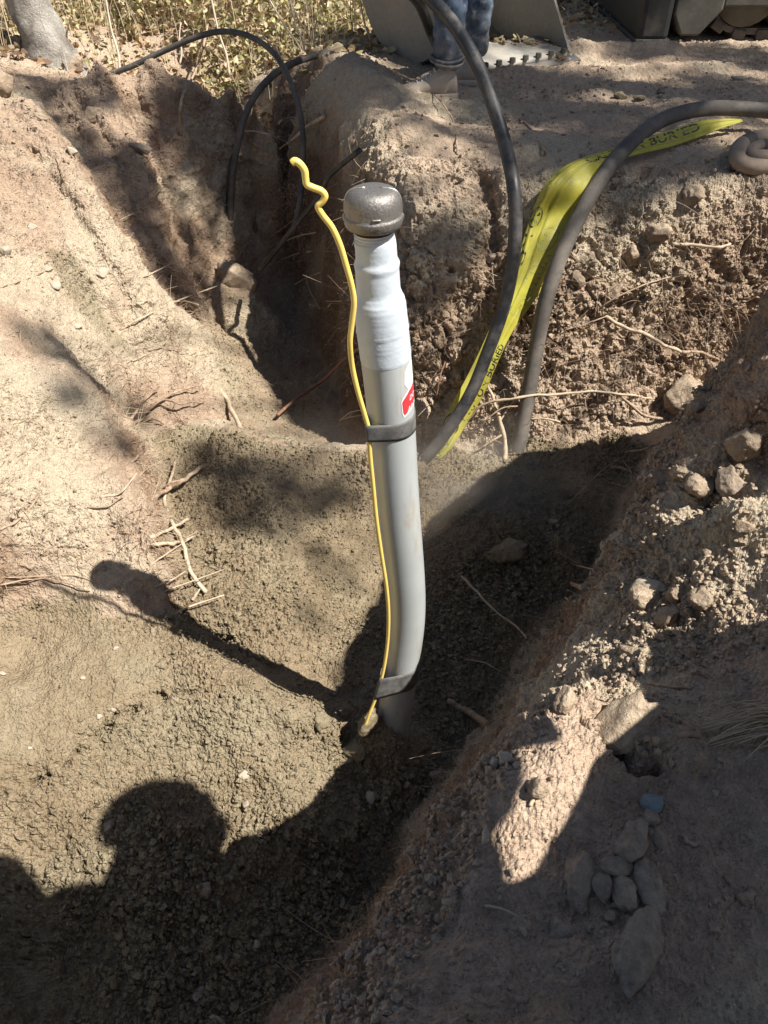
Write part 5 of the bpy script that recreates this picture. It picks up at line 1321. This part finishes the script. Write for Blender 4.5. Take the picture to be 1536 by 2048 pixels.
R_(1320, 186, 16, 14, 0, 'small dark clod with a pale twig through it on far ground', 'clod', 'clod', sink=.2)
R_(795, 232, 18, 7, 0, 'small dark clod on the sunlit ground below the shoe toe', 'clod', 'clod', sink=.2)
R_(738, 1448, 52, 60, 60, 'sunlit crumbly clod of olive dirt packed against the riser base', 'clod', 'clod', sink=.35, flat=.9, edgy=.35)
R_(690, 1425, 34, 36, 30, 'small olive clod above the gap beside the riser base', 'clod', 'clod', sink=.3, flat=.9, edgy=.35)
R_(715, 1498, 60, 54, 0, 'broken olive clod below the riser base at the shadow edge', 'clod', 'clod', sink=.4, flat=.8, edgy=.35)
R_(640, 1445, 50, 34, 20, 'low olive clod at the right end of the near mound', 'clod', 'clod', sink=.45, flat=.8, edgy=.35)
R_(1010, 1100, 100, 54, 0, 'hump of crumbly earth on the shaded trench floor right of the riser', 'clod', 'clod', sink=.5, flat=.7, edgy=.3)
# ---- roots and twigs: first point is anchored in the ground, later points hang free by (lift) metres
def root(pts, r0, r1, label, mat='root', cat='root', name='root', seg=7, side=None):
    """pts: (u, v, lift) - lift is height off the earth towards the lens"""
    W = []
    for p in pts:
        u, v, l = p; q = hit(u, v, 0); d = ray(u, v); d /= np.linalg.norm(d); W.append(q - d * l)
    mb = MB(); W = np.array(W); W[1:-1] += rg.normal(size=(len(W) - 2, 3)) * .0025 if len(W) > 2 else 0
    k = 4; W2 = cr(W, k); W2[1:-1] += rg.normal(size=(len(W2) - 2, 3)) * r0 * .22
    rr_ = np.interp(np.linspace(0, 1, len(W2)), [0, 1], [r0, r1]) * rg.uniform(.86, 1.14, len(W2))
    tube(mb, W2, rr_, seg, 2, lump=.10)
    if side:
        for f, du, dv, l in side:
            i = int(f * (len(W2) - 1)); q = W2[i]; dep = q[1] * _c - (q[2] - CAMH) * _s; m_ = dep / F
            e = q + np.array([du * m_, -dv * m_ * _s * .6, -dv * m_ * _c]) - (q - np.array([0, 0, CAMH])) * l * .2
            tube(mb, [q, (q + e) / 2 + rg.normal(size=3) * .004, e], [rr_[i] * .6, rr_[i] * .45, rr_[i] * .2], 6, 4)
    return tag(mb.build(name, M[mat]), label, cat, 'roots and twigs in the trench walls')
Q_ = root
Q_([(555, 830, .10), (590, 800, .12), (640, 765, .13), (690, 718, .12), (730, 690, .08)], .0065, .007, 'long thick red brown root slanting across the dark trench left of the wire', 'rootred')
Q_([(285, 1010, 0), (330, 985, .04), (365, 965, .06), (395, 940, .05), (410, 930, .04)], .006, .007, 'thickest root arching over the olive fill from left lip', side=[(.5, -40, 20, 0)])
Q_([(330, 985, .02), (333, 1010, .03), (345, 1050, .03), (365, 1085, .03), (385, 1140, .02), (412, 1185, .015)], .005, .0065, 'long forked root hanging down along the left lip over the fill', 'rootpale')
Q_([(330, 985, .02), (342, 950, .03), (350, 922, .03)], .005, .004, 'short root standing up from the top of the forked root', 'root')
Q_([(300, 1075, 0), (340, 1055, .03), (378, 1038, .05)], .005, .0045, 'straight pale root stub poking out of the left lip, upper one', 'rootpale')
Q_([(305, 1088, 0), (345, 1086, .03), (372, 1082, .04), (387, 1075, .05)], .006, .004, 'thick pale root stub poking out of the left lip, lower one', 'rootpale', side=[(.6, 30, -20, 0)])
Q_([(300, 1130, 0), (340, 1105, .03), (392, 1070, .05)], .0025, .0015, 'thin twig rising across the fork of the hanging root', 'rootpale')
Q_([(290, 1180, 0), (340, 1160, .03), (372, 1142, .04)], .0022, .0015, 'thin pale twig low on left lip above the pipe shadow', 'rootpale')
Q_([(300, 1195, 0), (350, 1175, .03), (450, 1138, .06)], .0022, .0012, 'long thin twig reaching right over the olive fill', 'rootpale')
Q_([(330, 1235, 0), (380, 1210, .03), (448, 1190, .05)], .0034, .002, 'slim twig lying just above the dark valley shadow', 'rootpale')
Q_([(385, 1200, .0), (392, 1188, .01), (400, 1178, .02)], .005, .002, 'short split pale stick end near the valley shadow', 'rootpale')
Q_([(262, 838, 0), (290, 800, .03), (322, 770, .05)], .0045, .003, 'left one of three roots fanning out from the lip knot', 'root')
Q_([(268, 842, 0), (320, 805, .04), (365, 780, .06), (403, 770, .07)], .0045, .003, 'middle one of three roots fanning out from the lip knot', 'root')
Q_([(270, 845, 0), (320, 803, .04), (360, 805, .06), (408, 805, .06)], .0045, .003, 'lowest one of three roots fanning out from the lip knot', 'root')
Q_([(258, 852, 0), (285, 838, .03), (312, 838, .05), (328, 848, .05)], .005, .004, 'hooked root below the lip knot', 'root')
Q_([(262, 925, 0), (278, 912, .02), (296, 895, .03)], .0045, .003, 'short dark root above the lip', 'root')
Q_([(200, 995, 0), (230, 990, .012), (250, 975, .02), (275, 945, .04)], .003, .002, 'pale root crossing the left bank just above the lip', 'rootpale')
Q_([(175, 1015, 0), (215, 1008, .008), (248, 992, .015)], .003, .0015, 'dark crooked root lying on the left bank', 'root')
Q_([(0, 1060, .004), (35, 1040, .006), (60, 1010, .008), (78, 985, .012)], .0035, .003, 'dark root lying curved on the left bank at picture edge', 'root')
Q_([(0, 1170, .003), (60, 1158, .005), (110, 1160, .006), (180, 1182, .004)], .002, .0015, 'long thin dark root on the lowest part of left bank', 'root')
Q_([(10, 1155, .003), (90, 1150, .006), (150, 1150, .006), (190, 1165, .004)], .0018, .0012, 'second long thin root on the lowest part of the left bank', 'root')
Q_([(440, 778, .0), (455, 805, .02), (480, 855, .02)], .009, .008, 'thick pale root stub standing in the lit edge of far trench floor', 'rootpale')
Q_([(240, 660, 0), (300, 628, .02), (370, 595, .05), (440, 612 - 42, .07)], .0035, .003, 'long straight root reaching out from left slope towards the far trench', 'rootpale')
Q_([(340, 605, 0), (370, 603, .03), (398, 610, .05)], .003, .003, 'short curved root above the long straight root', 'rootpale')
Q_([(270, 700, 0), (310, 696, .02), (375, 700, .04)], .0028, .002, 'thin level root low on the left slope', 'root')
Q_([(230, 735, 0), (270, 720, .02), (300, 705, .03)], .0025, .0015, 'thin pale root above the dark band on left slope', 'rootpale')
Q_([(0, 575, .003), (40, 562, .006), (95, 540, .006)], .0028, .0015, 'brown root running towards the olive streak from the left edge', 'root')
Q_([(260, 565, 0), (300, 550, .02), (345, 526, .04)], .0028, .0022, 'thin pale root rising right of the olive streak', 'rootpale', side=[(.95, 28, 14, 0)])
Q_([(180, 540, 0), (205, 515, .02), (240, 510, .03)], .002, .0012, 'small forked twig right above the olive streak', 'root', side=[(.3, -20, 20, 0)])
Q_([(240, 440, 0), (262, 432, .02), (280, 422, .03)], .002, .0016, 'short pale twig in the middle of the left slope', 'rootpale', side=[(.5, 16, 14, 0)])
Q_([(110, 315, 0), (125, 335, .02), (130, 360, .02), (158, 385, .02)], .0022, .001, 'tangled rootlet on the upper left slope', 'root', side=[(.3, -24, 4, 0), (.3, 14, -16, 0)])
Q_([(415, -30, .1), (420, 0, .35), (408, 75, .35), (390, 140, .30), (365, 195, .15), (360, 240, .05), (362, 270, .0)], .0048, .007, 'long dark crooked branch standing up over the end wall of the trench', 'root', 'branch', 'branch')
Q_([(560, 298, .05), (590, 275, .06), (612, 255, .05), (650, 232, .02)], .0055, .008, 'pale brown root bridging the shaded corner of the far trench', 'rootpale')
Q_([(488, 262, .02), (510, 262, .04), (540, 272, .05), (575, 285, .03)], .0035, .003, 'thin bowed root on the lit end wall', 'rootpale')
Q_([(470, 345, .01), (500, 350, .01), (550, 342, .01)], .0022, .0018, 'fine level root across the lit end wall', 'root')
Q_([(530, 400 + 550 - 470, .0), (560, 460, .08), (600, 430, .1)], .002, .0015, 'fine root hanging in the dark of the far trench', 'root')
Q_([(632, 465, .02), (600, 472, .05), (572, 481, .07)], .0035, .0035, 'pale stub of root left of the wire, upper one', 'rootpale')
Q_([(622, 503, .02), (590, 508, .05), (562, 520, .07)], .0028, .0015, 'pale thin root left of the wire, lower one', 'rootpale', side=[(.6, -6, 10, 0)])
Q_([(655, 420, .02), (625, 425, .03), (600, 440, .04)], .002, .001, 'faint dark rootlet behind the wavy wire end', 'root')
Q_([(612, 555, .03), (622, 585, .06), (640, 618, .06)], .003, .002, 'pale crooked twig dangling beside the wire', 'rootpale', side=[(0.05, 10, -24, 0), (.9, -16, 2, 0)])
Q_([(640, 545, .01), (610, 556, .05), (588, 570, .07)], .0035, .0028, 'knotted pale root tip left of the dangling twig', 'rootpale')
Q_([(705, 600, .0), (680, 602, .05), (652, 602, .07)], .003, .0025, 'upper of two parallel straight root ends touching the wire', 'rootpale')
Q_([(705, 606, .0), (680, 607, .05), (652, 608, .07)], .0025, .002, 'lower of two parallel straight root ends touching the wire', 'rootred')
Q_([(725, 820, .0), (700, 825, .05), (680, 842, .07)], .0028, .0016, 'pale rootlet poking out left of the wrap band, upper one', 'rootpale', side=[(.4, -10, 14, 0)])
Q_([(725, 830, .0), (700, 834, .05), (678, 840, .06)], .0024, .0014, 'pale rootlet poking out left of the wrap band, lower one', 'rootpale')
Q_([(1000, 650, .0), (970, 740, .02), (985, 790, .04), (1000, 840, .05), (1012, 890, .03), (1010, 920, 0)], .0055, .0085, 'thick forked root standing in the trench floor behind the conduit', 'rootpale', side=[(.6, 30, -55, 0), (.7, -60, 45, 0)])
Q_([(925, 850, .0), (965, 810, .05), (1010, 800, .09), (1060, 795, .09), (1130, 786, .06), (1190, 780, .05), (1260, 790, .03), (1320, 800, 0)], .0055, .0035, 'long horizontal root crossing in front of the grey conduit foot', 'rootpale')
Q_([(1040, 812, .06), (1000, 820, .08), (965, 845, .05), (930, 870, .0)], .003, .002, 'thin branching root below the long horizontal root', 'root')
Q_([(1240, 790, .03), (1262, 810, .06), (1290, 832, .05), (1335, 838, .0)], .005, .006, 'curved root looping down to the right trench wall', 'root')
Q_([(1210, 632, .0), (1250, 655, .04), (1290, 668, .07), (1330, 690, .08), (1362, 704, .06)], .0065, .006, 'thick pale root sticking out of the far wall towards the right', 'rootpale')
Q_([(1362, 704, .06), (1400, 706, .04), (1440, 720, .0)], .006, .003, 'dark thin end of root running into the right trench wall', 'root')
Q_([(1345, 488, .0), (1390, 492, .03), (1440, 494, .03), (1460, 488, .02)], .0055, .005, 'pale stick lying level on the upper far wall', 'rootpale')
Q_([(1180, 634, .0), (1220, 600, .03), (1290, 570, .02), (1340, 555, .0)], .003, .002, 'thin dark root slanting up the far wall', 'root', side=[(.4, -30, -24, 0)])
Q_([(1130, 660, .0), (1170, 650, .03), (1215, 632, .02)], .003, .002, 'short root between conduit and thick pale root', 'root', side=[(.5, 30, -14, 0)])
Q_([(1062, 838, .04), (1090, 838, .06), (1120, 844, .06)], .003, .003, 'pale straight rootlet right of the conduit foot', 'rootpale')
Q_([(895, 470 + 240, .0), (880, 760, .03), (872, 800, .02)], .0035, .002, 'short brown root left of the caution tape', 'rootred', side=[(.4, -20, 10, 0), (.6, 20, 6, 0)])
Q_([(1250, 905, .0), (1290, 898, .04), (1320, 885, .0)], .004, .003, 'short root spanning the shaded gap below the big boulder', 'root')
Q_([(1222, 935, .03), (1240, 938, .03), (1262, 945, .0)], .006, .006, 'stubby root end poking from the right trench wall', 'root')
Q_([(1245, 920, .0), (1262, 945, .03), (1255, 970, .03), (1222, 965, .02)], .002, .0015, 'curly rootlet ring on right trench wall', 'root')
Q_([(1125, 1020, .0), (1165, 975, .03), (1210, 935, .05), (1260, 905, .0)], .002, .0012, 'hair thin root strung up the shaded floor', 'root')
Q_([(922, 1152, .05), (945, 1175, .05), (985, 1215, .03), (1030, 1250, .015), (1058, 1280, 0)], .0042, .003, 'pale tipped twig leaning on the dark trench floor right of the riser', 'rootpale', 'twig', 'twig', side=[(.6, -14, 4, 0)])
Q_([(930, 1320, .01), (965, 1322, .02), (1005, 1345, .0)], .003, .002, 'bowed thin twig on the floor by the right wall foot', 'root', 'twig', 'twig')
Q_([(895, 1402, .02), (930, 1420, .02), (980, 1452, .0)], .008, .010, 'thick dusty broken stick at the foot of right wall', 'root', 'stick', 'stick')
Q_([(1142, 1166, .02), (1175, 1180, .0)], .007, .007, 'short cut root end at the shaded right wall foot', 'root')
Q_([(1130, 1195, .02), (1150, 1210, .0)], .003, .003, 'tiny pale stub by the short cut root end', 'rootpale')
Q_([(1100, 1105, .0), (1150, 1130, .02), (1200, 1140, .0)], .0025, .0015, 'thin twig lying over the shaded hump of floor', 'root', 'twig', 'twig')
Q_([(998, 1555, .03), (1002, 1568, .02), (1010, 1580, .0)], .0016, .0016, 'little curled twig on the near trench edge', 'rootpale', 'twig', 'twig')
Q_([(1060, 1612, .003), (1072, 1590, .004)], .003, .002, 'short straight twig on the sunlit patch', 'rootpale', 'twig', 'twig')
Q_([(970, 1812, .003), (1010, 1820, .004), (1035, 1832, .002)], .0016, .001, 'thin straw at the lower corner of sunlit patch', 'rootpale', 'twig', 'twig')
Q_([(1295, 1385 - 20, .003), (1330, 1372, .005), (1385, 1378, .003)], .003, .0015, 'thin twig below the leaning brown stone', 'root', 'twig', 'twig')
Q_([(1355, 1470, .003), (1400, 1472, .004)], .004, .003, 'short pale stick on the shaded bank right of the slab', 'root', 'twig', 'twig')
Q_([(1365, 1670, .003), (1385, 1680, .006), (1402, 1688, .003)], .003, .002, 'small pale twig above the shaded hollow near right edge', 'root', 'twig', 'twig')
Q_([(1478, 1800, .004), (1505, 1782, .006)], .005, .004, 'broken bit of stick near right edge of the shaded bank', 'root', 'twig', 'twig')
Q_([(915, 310, .0), (912, 285, .03), (905, 240, .07), (880, 205, .10), (855, 180, .08)], .0045, .002, 'dark twiggy plant stem standing on the far bank lip', 'root', 'twig', 'twig', side=[(.55, 30, -30, 0), (.6, -40, -30, 0), (.5, 50, 20, 0), (.75, 14, -30, 0)])
Q_([(1090, 310, .0), (1085, 295, .02), (1050, 245, .03), (1008, 228, .0)], .0045, .004, 'grey bent stick on the shaded far ground behind black hose', 'root', 'stick', 'stick')
Q_([(1455, 292, .03), (1500, 292, .05), (1536, 308, .04), (1570, 320, .03)], .004, .004, 'dark stick lying over the tan hose bends', 'root', 'stick', 'stick')
Q_([(1410, 320, .003), (1440, 312, .006), (1462, 300, .0)], .003, .002, 'grey twig on the ground left of the tan hose bends', 'root', 'twig', 'twig')
Q_([(655, 108, .01), (690, 98, .015), (740, 92, .01)], .006, .004, 'pale stick lying past the end of slender grey conduit', 'rootpale', 'stick', 'stick')
Q_([(820, 168, .0), (838, 150, .03), (825, 142, .06)], .003, .002, 'dead twig in front of the shoe toe', 'rootpale', 'twig', 'twig')
Q_([(742, 82, .0), (760, 62, .05), (785, 46, .1)], .004, .003, 'dark twig in front of the bucket side', 'darkstem' if False else 'root', 'twig', 'twig', side=[(.1, 40, 60, 0)])
# ---- crumbs: nobody could count them
def surf_pts(n, mask_fn, seed, zmin=-9):
    r_ = np.random.default_rng(seed); w_ = mask_fn; cells = np.array(V)
    pr_ = w_ / w_.sum(); i = r_.choice(len(cells), n, p=pr_)
    return cells[i], Nn[i], i
area = np.ones(len(vx))
_g3 = V.reshape(NR, NCc, 3)
_du = np.linalg.norm(np.gradient(_g3, axis=1), axis=2).ravel(); _dv = np.linalg.norm(np.gradient(_g3, axis=0), axis=2).ravel(); area = _du * _dv
_ob = np.array([(1, 0, 0), (-1, 0, 0), (0, 1, 0), (0, -1, 0), (0, 0, 1), (0, 0, -1)], float)
_bm = bmesh.new(); bmesh.ops.create_icosphere(_bm, subdivisions=1, radius=1.0); _ic = np.array([v.co for v in _bm.verts]); _if = np.array([[v.index for v in f.verts] for f in _bm.faces]); _bm.free()
def crumbs(name, n, weight, s0, s1, mat, seed, up=.35, power=3.0):
    P, Nr, i = surf_pts(n, weight * area, seed); r_ = np.random.default_rng(seed + 1)
    dist = np.linalg.norm(P - [0, 0, CAMH], axis=1)
    sz = (s0 + (s1 - s0) * r_.random(n) ** power)
    shape = _ic[None] * r_.uniform(.45, 1.25, (n, len(_ic), 1)) * (sz[:, None, None] / 2) * r_.uniform(.6, 1.2, (n, 1, 3))
    Vv = shape + (P + Nr * (sz * up)[:, None] * .5)[:, None, :]
    F_ = (_if[None] + (np.arange(n) * len(_ic))[:, None, None]).reshape(-1, 3)
    me = np_mesh(name, Vv.reshape(-1, 3), F_, False); me.materials.append(mat); o = bpy.data.objects.new(name, me); col.objects.link(o); o['kind'] = 'stuff'; return o
patchy = sstep(-.15, .45, fbm(V, 5, 3, 301)); seen = 1.0 * (vy > .05) * (np.abs(vx) < .35 + .62 * np.abs(vy))
M['crumbo'] = earthy('olive_crumb', (.22, .18, .11), (.33, .275, .18), (.37, .315, .215))
M['crumbt'] = earthy('tan_crumb', (.42, .325, .238), (.50, .395, .295), (.56, .455, .345))
crumbs('dirt_crumbs', 70000, seen * olive * (1 - flatcalm * .97) * (.25 + patchy) * (.6 + loose), .0025, .015, M['crumbo'], 41, power=4)
crumbs('dirt_crumbs', 2600, seen * loose * patchy, .008, .026, M['crumbo'], 42, .2, 3)
crumbs('dirt_crumbs', 26000, seen * nearbank * (crest * 1.4 + .12 * patchy + .03), .002, .014, M['crumbt'], 43, .3, 4)
crumbs('dirt_crumbs', 90, seen * nearbank * (crest ** 1.5 + .03 * patchy) * patchy, .009, .028, M['crumbt'], 44, .15, 3)
crumbs('dirt_crumbs', 9000, seen * (farwall * .5 + lowf) * (.2 + patchy), .004, .022, M['crumbt'], 45, .4, 3)
crumbs('dirt_crumbs', 20000, seen * leftw * (.1 + patchy ** 2), .002, .013, M['crumbt'], 46, .4, 4)
crumbs('dirt_crumbs', 7000, seen * farflat * (.1 + patchy ** 2), .003, .022, M['crumbt'], 47, .4, 4)
# ---- fine rootlets and straw bits sticking out of the cut faces
def rootlets(name, n, weight, l0, l1, r_, mat, seed, out=.5):
    P, Nr, i = surf_pts(n, weight * area, seed); q_ = np.random.default_rng(seed + 5)
    L = l0 + (l1 - l0) * q_.random(n) ** 2.5; d = q_.normal(size=(n, 3)); d[:, 2] -= .3; d = d / np.linalg.norm(d, axis=1)[:, None] + Nr * out; d /= np.linalg.norm(d, axis=1)[:, None]
    kx = q_.normal(size=(n, 3)) * .35; s_ = np.cross(d, q_.normal(size=(n, 3))); s_ /= np.linalg.norm(s_, axis=1)[:, None]; t_ = np.cross(d, s_)
    rows = []; K = 4
    for k in range(K + 1):
        f = k / K; c = P - Nr * .003 + (d * f + kx * f * f * .8 - np.array([0, 0, .25]) * f * f) * L[:, None]
        r2 = r_ * (1 - .6 * f)
        for a in (0, 2.094, 4.189): rows.append(c + (s_ * math.cos(a) + t_ * math.sin(a)) * r2)
    Vv = np.stack(rows, 1); m_ = Vv.shape[1]
    loc = np.array([[k * 3 + j, k * 3 + (j + 1) % 3, (k + 1) * 3 + (j + 1) % 3, (k + 1) * 3 + j] for k in range(K) for j in range(3)])
    F_ = (loc[None] + (np.arange(n) * m_)[:, None, None]).reshape(-1, 4)
    me = np_mesh(name, Vv.reshape(-1, 3), F_, True); me.materials.append(mat); o = bpy.data.objects.new(name, me); col.objects.link(o); o['kind'] = 'stuff'; return o
lipz = poly_mask([(230, 700), (330, 600), (420, 640), (400, 800), (330, 860), (345, 1230), (260, 1240), (240, 1100), (270, 960), (220, 850)], .05)
rootlets('rootlets', 7500, leftw * seen * (.15 + patchy ** 2 * .7 + 1.6 * lipz), .008, .06, .0011, M['root'], 51, .35)
rootlets('rootlets', 1500, leftw * seen * (.08 + 2 * lipz), .02, .10, .0011, M['rootpale'], 52, .5)
rootlets('rootlets', 2600, farwall * (.1 + lowf * patchy * 2), .02, .17, .0013, M['root'], 53, .5)
rootlets('rootlets', 500, farwall * (.1 + lowf), .02, .12, .0012, M['rootpale'], 54, .6)
rootlets('rootlets', 500, nearbank * (steep > .5) * (vz < -.3), .02, .10, .0010, M['root'], 55, .5)
rootlets('rootlets', 500, (steep > .4) * (vy > 2.8) * (vz < -.02) * (vx > -.9), .03, .14, .0014, M['root'], 56, .5)
# straw tuft at the right edge of the near bank
tf = np.random.default_rng(9); mb = MB(); c0 = hit(1545, 1445, .01)
for k in range(46):
    a = tf.normal(size=3) * [.006, .012, .006]; d = np.array([-.10, -.03, -.005]) * tf.uniform(.5, 1.0) + tf.normal(size=3) * .012
    tube(mb, [c0 + a, c0 + a + d * .5 + [0, 0, .008], c0 + a + d], [.0011, .0010, .0005], 5, 3)
tag(mb.build('straw_tuft', M['rootpale']), 'frayed tuft of straw at the right edge of the shaded near bank', 'straw tuft')
# ================================================================ dust hanging where the vacuum hose works
def dust(name, c, sz, dens):
    m = bpy.data.materials.new('airborne_dust'); m.use_nodes = True; nt = m.node_tree
    nt.nodes.remove(nt.nodes['Principled BSDF'])
    v = N(nt, 'ShaderNodeVolumePrincipled'); v.inputs['Color'].default_value = (.85, .74, .62, 1); v.inputs['Anisotropy'].default_value = .2
    co = N(nt, 'ShaderNodeTexCoord').outputs['Object']
    ln = N(nt, 'ShaderNodeVectorMath', operation='LENGTH'); nt.links.new(co, ln.inputs[0])
    mr = N(nt, 'ShaderNodeMapRange'); mr.interpolation_type = 'SMOOTHSTEP'; mr.inputs[1].default_value = 1.0; mr.inputs[2].default_value = .1; nt.links.new(ln.outputs['Value'], mr.inputs[0])
    n = noise_n(nt, co, 2.2, 3); nr = N(nt, 'ShaderNodeMapRange'); nr.inputs[1].default_value = .35; nr.inputs[2].default_value = .7; nt.links.new(n, nr.inputs[0])
    mu = N(nt, 'ShaderNodeMath', operation='MULTIPLY'); nt.links.new(mr.outputs[0], mu.inputs[0]); nt.links.new(nr.outputs[0], mu.inputs[1])
    m2 = N(nt, 'ShaderNodeMath', operation='MULTIPLY'); nt.links.new(mu.outputs[0], m2.inputs[0]); m2.inputs[1].default_value = dens
    nt.links.new(m2.outputs[0], v.inputs['Density']); nt.links.new(v.outputs[0], nt.nodes['Material Output'].inputs['Volume'])
    bm = bmesh.new(); bmesh.ops.create_icosphere(bm, subdivisions=3, radius=1.0); me = bpy.data.meshes.new(name); bm.to_mesh(me); bm.free(); me.materials.append(m)
    o = bpy.data.objects.new(name, me); col.objects.link(o); o.location = tuple(c); o.scale = sz; o['kind'] = 'stuff'
dust('dust_cloud', hit(930, 1000) + [0, -.05, .12], (.42, .34, .22), 5.0)
dust('dust_cloud', hit(620, 960) + [0, 0, .05], (.40, .30, .16), 2.2)
S.cycles.volume_step_rate = 4; S.cycles.volume_max_steps = 64
